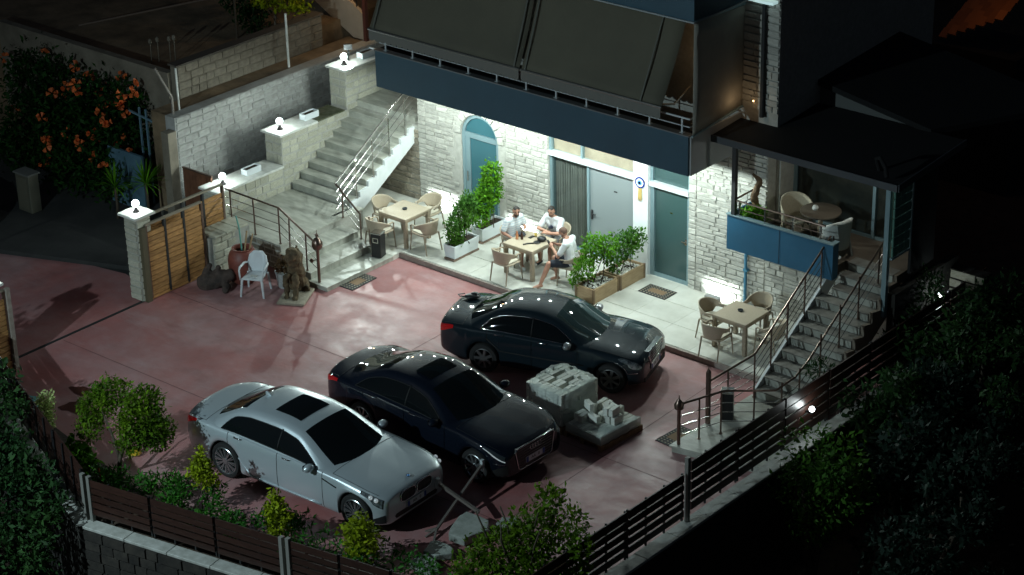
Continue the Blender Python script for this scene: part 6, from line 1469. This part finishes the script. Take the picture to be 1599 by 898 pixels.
bw,nn=base_wall('low base wall with pale coping under the front slat fence',FA,FC,1,.34,.24)
# rough stones on the outer face of the front wall, joined (far too dark to pick apart)
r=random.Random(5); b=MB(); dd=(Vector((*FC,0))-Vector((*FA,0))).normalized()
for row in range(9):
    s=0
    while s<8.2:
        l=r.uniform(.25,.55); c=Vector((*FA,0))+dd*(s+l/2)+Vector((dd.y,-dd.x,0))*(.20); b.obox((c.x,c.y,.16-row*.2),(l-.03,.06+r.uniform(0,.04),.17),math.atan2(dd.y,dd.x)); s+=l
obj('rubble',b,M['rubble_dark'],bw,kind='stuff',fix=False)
slat_fence('slat_fence','dark red brown slat fence along the front, left panel under the sapling row',FA,FB,.46,1.18,5,3,M['wood_dark'],1,'dark slat fences round the courtyard')
slat_fence('slat_fence','dark red brown slat fence along the front, right panel below the big shrub',(2.94,-13.83),FC,.46,1.18,5,4,M['wood_dark'],1,'dark slat fences round the courtyard')
def post(x,y,z0,z1,label,m=None):
    b=MB(); b.beam((x,y,z0),(x,y,z1),.075); o=obj('fence_post',b,m or mat('pale_post',(.24,.235,.215),.45,metal=.3) if 'pale_post' not in bpy.data.materials else bpy.data.materials['pale_post'],None); tag(o,label,'post','pale steel fence posts')
post(-1.44,-14.60,.30,1.24,'pale steel post left of the pair at the front left fence corner'); post(-1.27,-14.60,.30,1.24,'pale steel post right of the pair at the front left fence corner')
post(2.82,-13.87,.34,1.22,'pale steel post left of the pair midway along the front fence'); post(2.94,-13.83,.34,1.22,'pale steel post right of the pair midway along the front fence')
slat_fence('slat_fence','dark slat fence section running from the gate leaf to the front left corner',(-7.6,-12.15),(-1.46,-14.56),.40,1.30,5,4,M['wood_dark'],-1,'dark slat fences round the courtyard')
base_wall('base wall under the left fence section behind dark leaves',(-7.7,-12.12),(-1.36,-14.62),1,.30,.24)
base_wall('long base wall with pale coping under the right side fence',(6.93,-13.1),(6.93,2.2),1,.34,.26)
slat_fence('slat_fence','dark slat fence on the right side, nearer low panel beside the red concrete',(6.97,-13.0),(6.97,-8.16),.46,1.34,5,3,M['wood_dark'],1,'dark slat fences round the courtyard')
slat_fence('slat_fence','dark slat fence on the right side, farther higher panel beside the stairs',(6.97,-8.0),(6.97,2.2),.50,1.50,5,7,M['wood_dark'],1,'dark slat fences round the courtyard')
post(6.97,-8.08,.30,1.62,'pale steel post where the two right fence panels meet')
# globe lamp on the right fence
t=thing('fence_lamp','small white globe lamp glowing on the outer side of the right fence','lamp',(7.12,-4.42,1.0))
b=MB(); b.beam((6.99,-4.42,.98),(7.12,-4.42,.98),.03); b.lathe([(.04,0),(.03,.03)],(7.12,-4.42,.97),10); obj('bracket',b,M['black'],t)
b=MB(); b.sphere((7.12,-4.42,1.06),.055,14,10); obj('globe',b,mat('small_globe',(.9,.95,1),.3,emit=((.9,1,1),9)),t,smooth=True)
lamp('POINT',(7.12,-4.42,1.06),22,(.9,1,1),.065)
# ------------------------------------------------------------------ planting
def tree(label,cat,base,trunk,blobs,n,size,leaf,seed,group=None,name='tree',aspect=.45):
    t=thing(name,label,cat,base,0,group); limbs(t,'trunk',M['bark'],trunk); leafcloud('crown',t,leaf,blobs,n,size,seed,aspect=aspect); return t
rr=random.Random(9)
tree('round headed citrus tree with a gap in its crown behind the front fence','tree',(-2.55,-12.95,.03),
 [([(-2.55,-12.95,.03),(-2.5,-12.93,.4),(-2.35,-12.9,.75),(-2.15,-12.85,1.15)],.05,.022),([(-2.5,-12.93,.4),(-2.75,-12.85,.8),(-3.15,-12.75,1.2)],.035,.015),([(-2.45,-12.9,.6),(-2.7,-12.7,1.0),(-2.75,-12.5,1.5)],.025,.01)],
 [(-2.0,-12.75,1.25,.50,.5,.42),(-1.8,-12.6,1.05,.36,.4,.34),(-2.2,-12.5,1.55,.36,.4,.28),(-2.95,-12.6,1.50,.42,.4,.30),(-3.3,-12.75,1.15,.34,.36,.36),(-3.35,-12.9,.75,.28,.3,.3),(-2.15,-12.95,.85,.32,.3,.2)],6800,.085,M['leaf_citrus'],81,name='citrus_tree')
shrub('variegated_shrub','pale variegated shrub lit brightly beside the turquoise bucket','shrub',(-4.72,-12.92,.05),[(-4.72,-12.92,.55,.24,.24,.36),(-4.62,-12.9,.9,.2,.2,.2)],900,.075,M['leaf_pale'],82,stems=4)
shrub('broad_leaf_plant','low broad leaved plant beneath the citrus tree at the fence corner','plant',(-2.9,-13.45,.05),[(-2.95,-13.45,.45,.34,.26,.22),(-3.3,-13.3,.5,.22,.2,.2)],260,.17,M['leaf_fresh'],83,stems=4,aspect=.6)
for (x,y,h,l,k,lf) in ((-.42,-12.75,1.15,'thin yellow green sapling before the silver car\'s rear wheel',84,'leaf_yellow'),(1.5,-12.75,.98,'small bright yellow green sapling above the fence post pair',85,'leaf_yellow'),(3.2,-12.4,1.0,'bushy yellow green sapling before the silver car\'s nose',86,'leaf_yellow')):
    w=.24 if k==84 else (.23 if k==85 else .33)
    shrub('sapling',l,'sapling',(x,y,.05),[(x,y,h*.82,w*.8,w*.8,.2),(x+.08,y,h*.62,w,w,.2),(x-.1,y+.05,h*.66,w,w,.18),(x,y,h,w*.5,w*.5,.15)]+([(x,y,h*.35,w,w,.16)] if k>84 else []),700 if k<86 else 1300,.10,M[lf],k,stems=4,group='yellow saplings along the front bed')
tree('large loose green shrub rising above the front fence in the middle','shrub',(6.1,-11.5,.0),
 [(wob((6.1,-11.5,.0),(6.1+dx,-11.5+dy,1.7),rr,5,.05),.04,.012) for dx,dy in ((-.5,.1),(.1,.3),(.5,-.1),(-.2,-.4),(-.8,-.3))],
 [(6.10,-11.2,1.2,.62,.6,.45),(6.20,-10.9,1.75,.32,.32,.36),(6.75,-10.9,1.5,.26,.26,.4),(7.05,-11.2,1.25,.25,.3,.35),(5.65,-11.6,.95,.5,.5,.4),(6.60,-11.7,.8,.65,.55,.4),(5.35,-11.9,.6,.45,.4,.35),(6.20,-12.1,.6,.7,.4,.4),(7.30,-11.6,.95,.22,.3,.22)],6500,.10,M['leaf_citrus'],87,name='large_shrub')
# ground plants in the bed: beyond counting
bl=[]
for i in range(34):
    x=-2.6+i*.235+rr.uniform(-.1,.1); y=-13.2+.19*(x+1.3)+rr.uniform(-.35,.5); bl.append((x,y,.2+rr.uniform(0,.18),.27,.24,.22,1 if x<1.6 else .35))
o=leafcloud('ground_plants',None,M['grass'],bl,4200,.12,90,aspect=.3); o['kind']='stuff'; o['label']='low green ground plants along the front bed'
b=MB(); b.beam((-2.38,-13.45,.05),(-2.42,-13.5,.50),.05,.03); o=obj('marker_stake',b,mat('orange_paint',(.75,.14,.05),.5),None); tag(o,'short orange stake in the soil below the citrus tree','stake')
b=MB(); b.lathe([(.12,0),(.10,.08),(.02,.10)],(-2.95,-12.2,.05),10); o=obj('lemon_bowl',b,mat('yellow_bowl',(.6,.40,.03),.4),None); tag(o,'small yellow bowl under the citrus tree','bowl')
t=thing('bucket','turquoise square bucket with dark opening at the left edge of the courtyard','bucket',(-5.72,-12.55,0),R(20))
b=MB(); b.prism([(-.16,-.16),(.16,-.16),(.16,.16),(-.16,.16)],0,.40,'z'); obj('body',b,mat('turquoise_plastic',(.05,.30,.33),.4),t,local=True,bevel=.02)
b=MB(); b.box((-.18,-.18,.401),(.18,.18,.43)); obj('rim',b,bpy.data.materials['turquoise_plastic'],t,local=True,bevel=.008)
b=MB(); b.box((-.10,-.10,.431),(.10,.10,.436)); obj('opening',b,M['black'],t,local=True)
# dense dark tree at the lower left, outside the fence
tree('dense dark green tree filling the lower left corner outside the fence','tree',(-4.0,-16.2,-2.0),
 [([(-4.0,-16.2,-2.0),(-4.0,-16.1,-.8),(-3.6,-15.9,.4)],.10,.05),([(-4.0,-16.1,-.8),(-4.6,-15.9,.6)],.07,.03),([(-4.0,-16.1,-.8),(-3.0,-16.4,.2)],.07,.03)],
 [(-4.0,-15.3,1.0,1.1,.7,.9),(-2.9,-15.4,.75,.85,.6,.75),(-5.2,-14.7,1.3,1.1,.8,.8),(-2.1,-15.5,-.1,.75,.5,.7),(-3.2,-16.3,-.3,1.1,.7,.9),(-4.6,-16.3,.2,1.2,.8,.9),(-6.2,-13.9,1.2,.9,.7,.6),(-1.8,-15.25,.55,.4,.3,.4),(-2.4,-14.95,1.1,.55,.35,.4),(-3.4,-14.7,1.35,.6,.35,.3),(-1.85,-15.0,.75,.4,.3,.4),(-2.9,-14.85,.9,.6,.35,.5),(-4.4,-14.0,1.4,.7,.4,.35),(-5.3,-13.5,1.5,.6,.4,.3),(-3.9,-14.7,.8,.8,.4,.5),(-6.7,-14.6,1.7,.8,.6,.7),(-7.6,-13.7,1.9,.8,.5,.7),(-6.2,-14.6,.9,.8,.5,.7)],20000,.13,M['leaf_dark'],91,name='dense_tree')  # leftmost clumps are out of view, added to block the street lamp
# flowering vine at upper left
t=thing('flowering_vine','big dark flowering vine with orange trumpet blossoms at upper left','shrub',(-14.0,-3.6,0))
limbs(t,'trunk',M['bark'],[(wob((-14+dx,-3.9,0),(-14.4+dx*1.6,-3.6,2.4),rr,5,.1),.06,.02) for dx in (-1.2,-.2,.9)])
vb=[(-15.2,-3.5,1.9,1.4,.9,1.1),(-13.6,-3.7,1.9,1.2,.8,1.0),(-12.7,-3.9,1.5,.85,.8,.8),(-14.4,-3.9,1.2,1.3,.8,.9),(-16.4,-3.4,1.9,1.2,.9,1.1),(-13.2,-4.3,.9,.9,.7,.6),(-15.8,-4.2,1.0,1.2,.7,.8),(-12.9,-3.6,2.3,.7,.6,.6),(-14.0,-4.5,.7,1.3,.7,.7),(-12.5,-4.6,.75,.7,.6,.6),(-16.2,-4.4,.6,1.2,.7,.6)]
leafcloud('crown',t,M['leaf_vine'],vb,12500,.15,92)
r=np.random.default_rng(5)
for i in range(46):
    q=vb[i%9]; d=Vector((r.uniform(-.35,1.1),r.uniform(-1,.35),r.uniform(-.25,1.0))).normalized(); c=Vector((q[0]+d.x*q[3]*1.05,q[1]+d.y*q[4]*1.05,q[2]+d.z*q[5]*1.05)); b=MB()
    for k in range(5):
        ax=Vector(r.normal(size=3)).normalized(); p0=c+ax*.03; e=c+ax*.14; sd=ax.orthogonal().normalized()
        for m_ in range(5):
            a0=2*math.pi*m_/5; a1=2*math.pi*(m_+1)/5; o1=ax.cross(sd); f0=e+(sd*math.cos(a0)+o1*math.sin(a0))*.06; f1=e+(sd*math.cos(a1)+o1*math.sin(a1))*.06; b.add([p0,f0,f1],[(0,1,2)])
    obj('blossom',b,M['flower'],t,fix=False)
# bright leaves at the top edge and yucca
shrub('creeper','bright green creeper leaves hanging at the top edge above the block wall','plant',(-12.0,.8,3.0),[(-12.0,.9,3.75,.5,.4,.2),(-11.8,1.2,3.6,.3,.3,.2),(-12.4,.6,3.8,.35,.3,.18)],420,.14,M['leaf_yellow'],93,stems=3)
shrub('creeper','dark leafy plants along the top of the upper garden','plant',(-13.4,.8,3.0),[(-13.4,.9,3.5,.8,.5,.4),(-12.7,.4,3.3,.5,.4,.3)],700,.14,M['leaf_dark'],94,stems=3)
def yucca(x,y,h,label,seed):
    t=thing('yucca',label,'plant',(x,y,0),0,'spiky yucca plants behind the gate'); r=random.Random(seed); limbs(t,'trunk',M['bark'],[([(x,y,0),(x+.02,y,h*.5),(x,y,h)],.04,.03)])
    b=MB()
    for i in range(60):
        a=r.uniform(0,2*math.pi); el=r.uniform(-.1,1.45); L=r.uniform(.45,.7); d=Vector((math.cos(a)*math.cos(el),math.sin(a)*math.cos(el),math.sin(el))); s=Vector((-math.sin(a),math.cos(a),0))*.016; p=Vector((x,y,h)); m_=p+d*L*.55; e=p+d*L+Vector((0,0,-.10*math.cos(el)))
        b.add([p+s*.5,m_+s,e,m_-s,p-s*.5],[(0,1,2,3,4)])
    obj('leaves',b,M['leaf_fresh'],t,fix=False)
yucca(-11.05,-4.75,1.05,'spiky yucca nearer the whitewashed wall, with a tall bare stem',1); yucca(-11.75,-5.1,.9,'spiky yucca farther left against the blue panel',2)
b=MB(); b.box((-12.7,-4.45,0),(-11.5,-4.38,1.5)); o=obj('blue_screen',b,mat('blue_sheet',(.10,.19,.25),.6,col2=(.07,.14,.19),scale=3),None); tag(o,'pale blue sheet standing behind the yuccas','screen')
t=thing('blue_rack','thin pale blue metal rack behind the yuccas','rack',(-11.6,-4.0,1.5))
for x in (-11.95,-11.72): b=MB(); b.beam((x,-4.0,.0),(x,-4.0,2.5),.04); obj('upright',b,mat('blue_metal',(.14,.24,.30),.4) if 'blue_metal' not in bpy.data.materials else bpy.data.materials['blue_metal'],t)
b=MB(); b.beam((-12.3,-4.02,2.35),(-11.0,-4.02,2.2),.04); obj('crossbar',b,bpy.data.materials['blue_metal'],t)
t=thing('utility_cabinet','beige utility cabinet standing at the street edge at far left','cabinet',(-14.0,-5.9,0))
b=MB(); b.box((-14.25,-6.05,0),(-13.75,-5.75,.95)); obj('body',b,mat('cabinet_beige',(.10,.095,.07),.6),t,bevel=.015)
b=MB(); b.box((-14.28,-6.08,.951),(-13.72,-5.72,.99)); obj('lid',b,mat('cabinet_lid',(.14,.14,.13),.6),t)
b=MB(); b.box((-14.18,-6.06,.1),(-13.82,-6.051,.88)); obj('door',b,mat('cabinet_door',(.12,.11,.08),.6),t)
# right garden: terraces of dark trees below the fence
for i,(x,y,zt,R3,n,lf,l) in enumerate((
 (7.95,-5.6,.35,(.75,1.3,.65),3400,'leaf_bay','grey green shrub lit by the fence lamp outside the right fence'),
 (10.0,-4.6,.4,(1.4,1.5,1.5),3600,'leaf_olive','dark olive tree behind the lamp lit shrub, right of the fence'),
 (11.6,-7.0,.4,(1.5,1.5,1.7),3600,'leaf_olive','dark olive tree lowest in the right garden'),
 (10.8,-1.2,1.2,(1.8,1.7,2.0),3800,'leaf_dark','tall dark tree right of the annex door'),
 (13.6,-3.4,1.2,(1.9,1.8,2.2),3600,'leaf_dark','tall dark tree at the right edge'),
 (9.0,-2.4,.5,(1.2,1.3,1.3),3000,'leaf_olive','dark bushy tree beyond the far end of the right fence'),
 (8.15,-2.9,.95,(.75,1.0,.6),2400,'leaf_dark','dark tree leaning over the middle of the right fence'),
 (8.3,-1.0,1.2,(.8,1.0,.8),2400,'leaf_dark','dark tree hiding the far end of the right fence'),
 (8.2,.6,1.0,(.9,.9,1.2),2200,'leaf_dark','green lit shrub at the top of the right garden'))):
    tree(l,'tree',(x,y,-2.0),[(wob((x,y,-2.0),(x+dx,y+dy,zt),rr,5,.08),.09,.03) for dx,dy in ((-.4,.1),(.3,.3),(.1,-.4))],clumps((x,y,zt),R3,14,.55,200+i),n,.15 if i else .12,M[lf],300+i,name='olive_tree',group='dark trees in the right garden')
shrub('oleander','dark narrow leaved oleander standing before the bright gap by the right stairs','shrub',(6.75,-.35,.0),[(6.85,.15,1.75,.32,.34,.5),(6.7,-.4,1.2,.36,.36,.42),(6.75,-.9,.85,.34,.34,.34)],1100,.13,M['leaf_dark'],95,stems=7,sr=.02,aspect=.28)
shrub('thin_shrub','sparse dark shrub in front of the lower right stairs behind the fence','shrub',(6.6,-3.2,.15),[(6.5,-3.1,1.1,.45,.4,.22),(6.6,-3.5,.75,.25,.25,.22)],300,.11,M['leaf_dark'],96,stems=6,aspect=.3)
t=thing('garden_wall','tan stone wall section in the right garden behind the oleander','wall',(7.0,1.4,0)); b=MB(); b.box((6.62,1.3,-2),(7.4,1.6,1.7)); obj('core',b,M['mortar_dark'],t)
lay(t,6.62,7.4,.2,1.7,1.3,'-y',(.18,.26),(.3,.6),M['stone_cream'],seed=77)
lamp('POINT',(6.85,.55,1.45),16,(.85,1,1),.06); b=MB(); b.sphere((6.85,.55,1.45),.05,10,8); o=obj('garden_lamp',b,M['globe'],None,smooth=True); tag(o,'white lamp behind the oleander beside the right stairs','lamp')
# glimpses: tiled roof with warm light at upper right, pale object below the fence
t=thing('tiled_roof','dark tiled roof end catching orange lamp light at the upper right corner','roof',(1.4,14,2)); tl=mat('roof_tile',(.30,.12,.05),.8,island=.25)
for i in range(7):
    for j in range(5):
        b=MB(); b.obox((-.55+i*.26+j*.02,13.2+j*.30,1.95+j*.15+i*.13),(.23,.33,.05),0,('X',.5)); obj('tile',b,tl,t)
b=MB(); b.box((-1.0,13.0,-2),(1.6,14.8,1.7)); obj('wall',b,M['roofdark'],t)
lamp('POINT',(.9,12.4,4.3),10,(1,.40,.07),.08); b=MB(); b.sphere((.9,14.9,4.3),.04,8,6); b.tube([(.9,14.9,1.5),(.9,14.9,4.25)],.02,6); o=obj('roof_lamp',b,M['dark'],None,smooth=True); tag(o,'thin lamp mast behind the tiled roof at upper right','lamp')
# street lamp outside the lower left (lights the front of the cars)
t=thing('street_lamp','tall street lamp beyond the lower left corner of the courtyard','street lamp',(-4.0,-25.5,-2.0))
b=MB(); b.tube([(-4.0,-25.5,-2),(-4.0,-25.5,8.4),(-3.7,-25.1,9.1),(-3.0,-24.3,9.4)],[.08,.06,.05,.05],8); obj('pole',b,M['dark'],t)
b=MB(); b.obox((-2.8,-24.1,9.4),(.6,.25,.1),R(48)); obj('head',b,M['dark'],t)
b=MB(); b.obox((-2.8,-24.1,9.345),(.5,.2,.01),R(48)); obj('lens',b,M['led'],t)
lamp('SPOT',(-2.8,-24.1,9.27),STREET,(.70,.93,1.0),.12,aim=(1.6,-11.6,0),spot=140,blend=1.0)
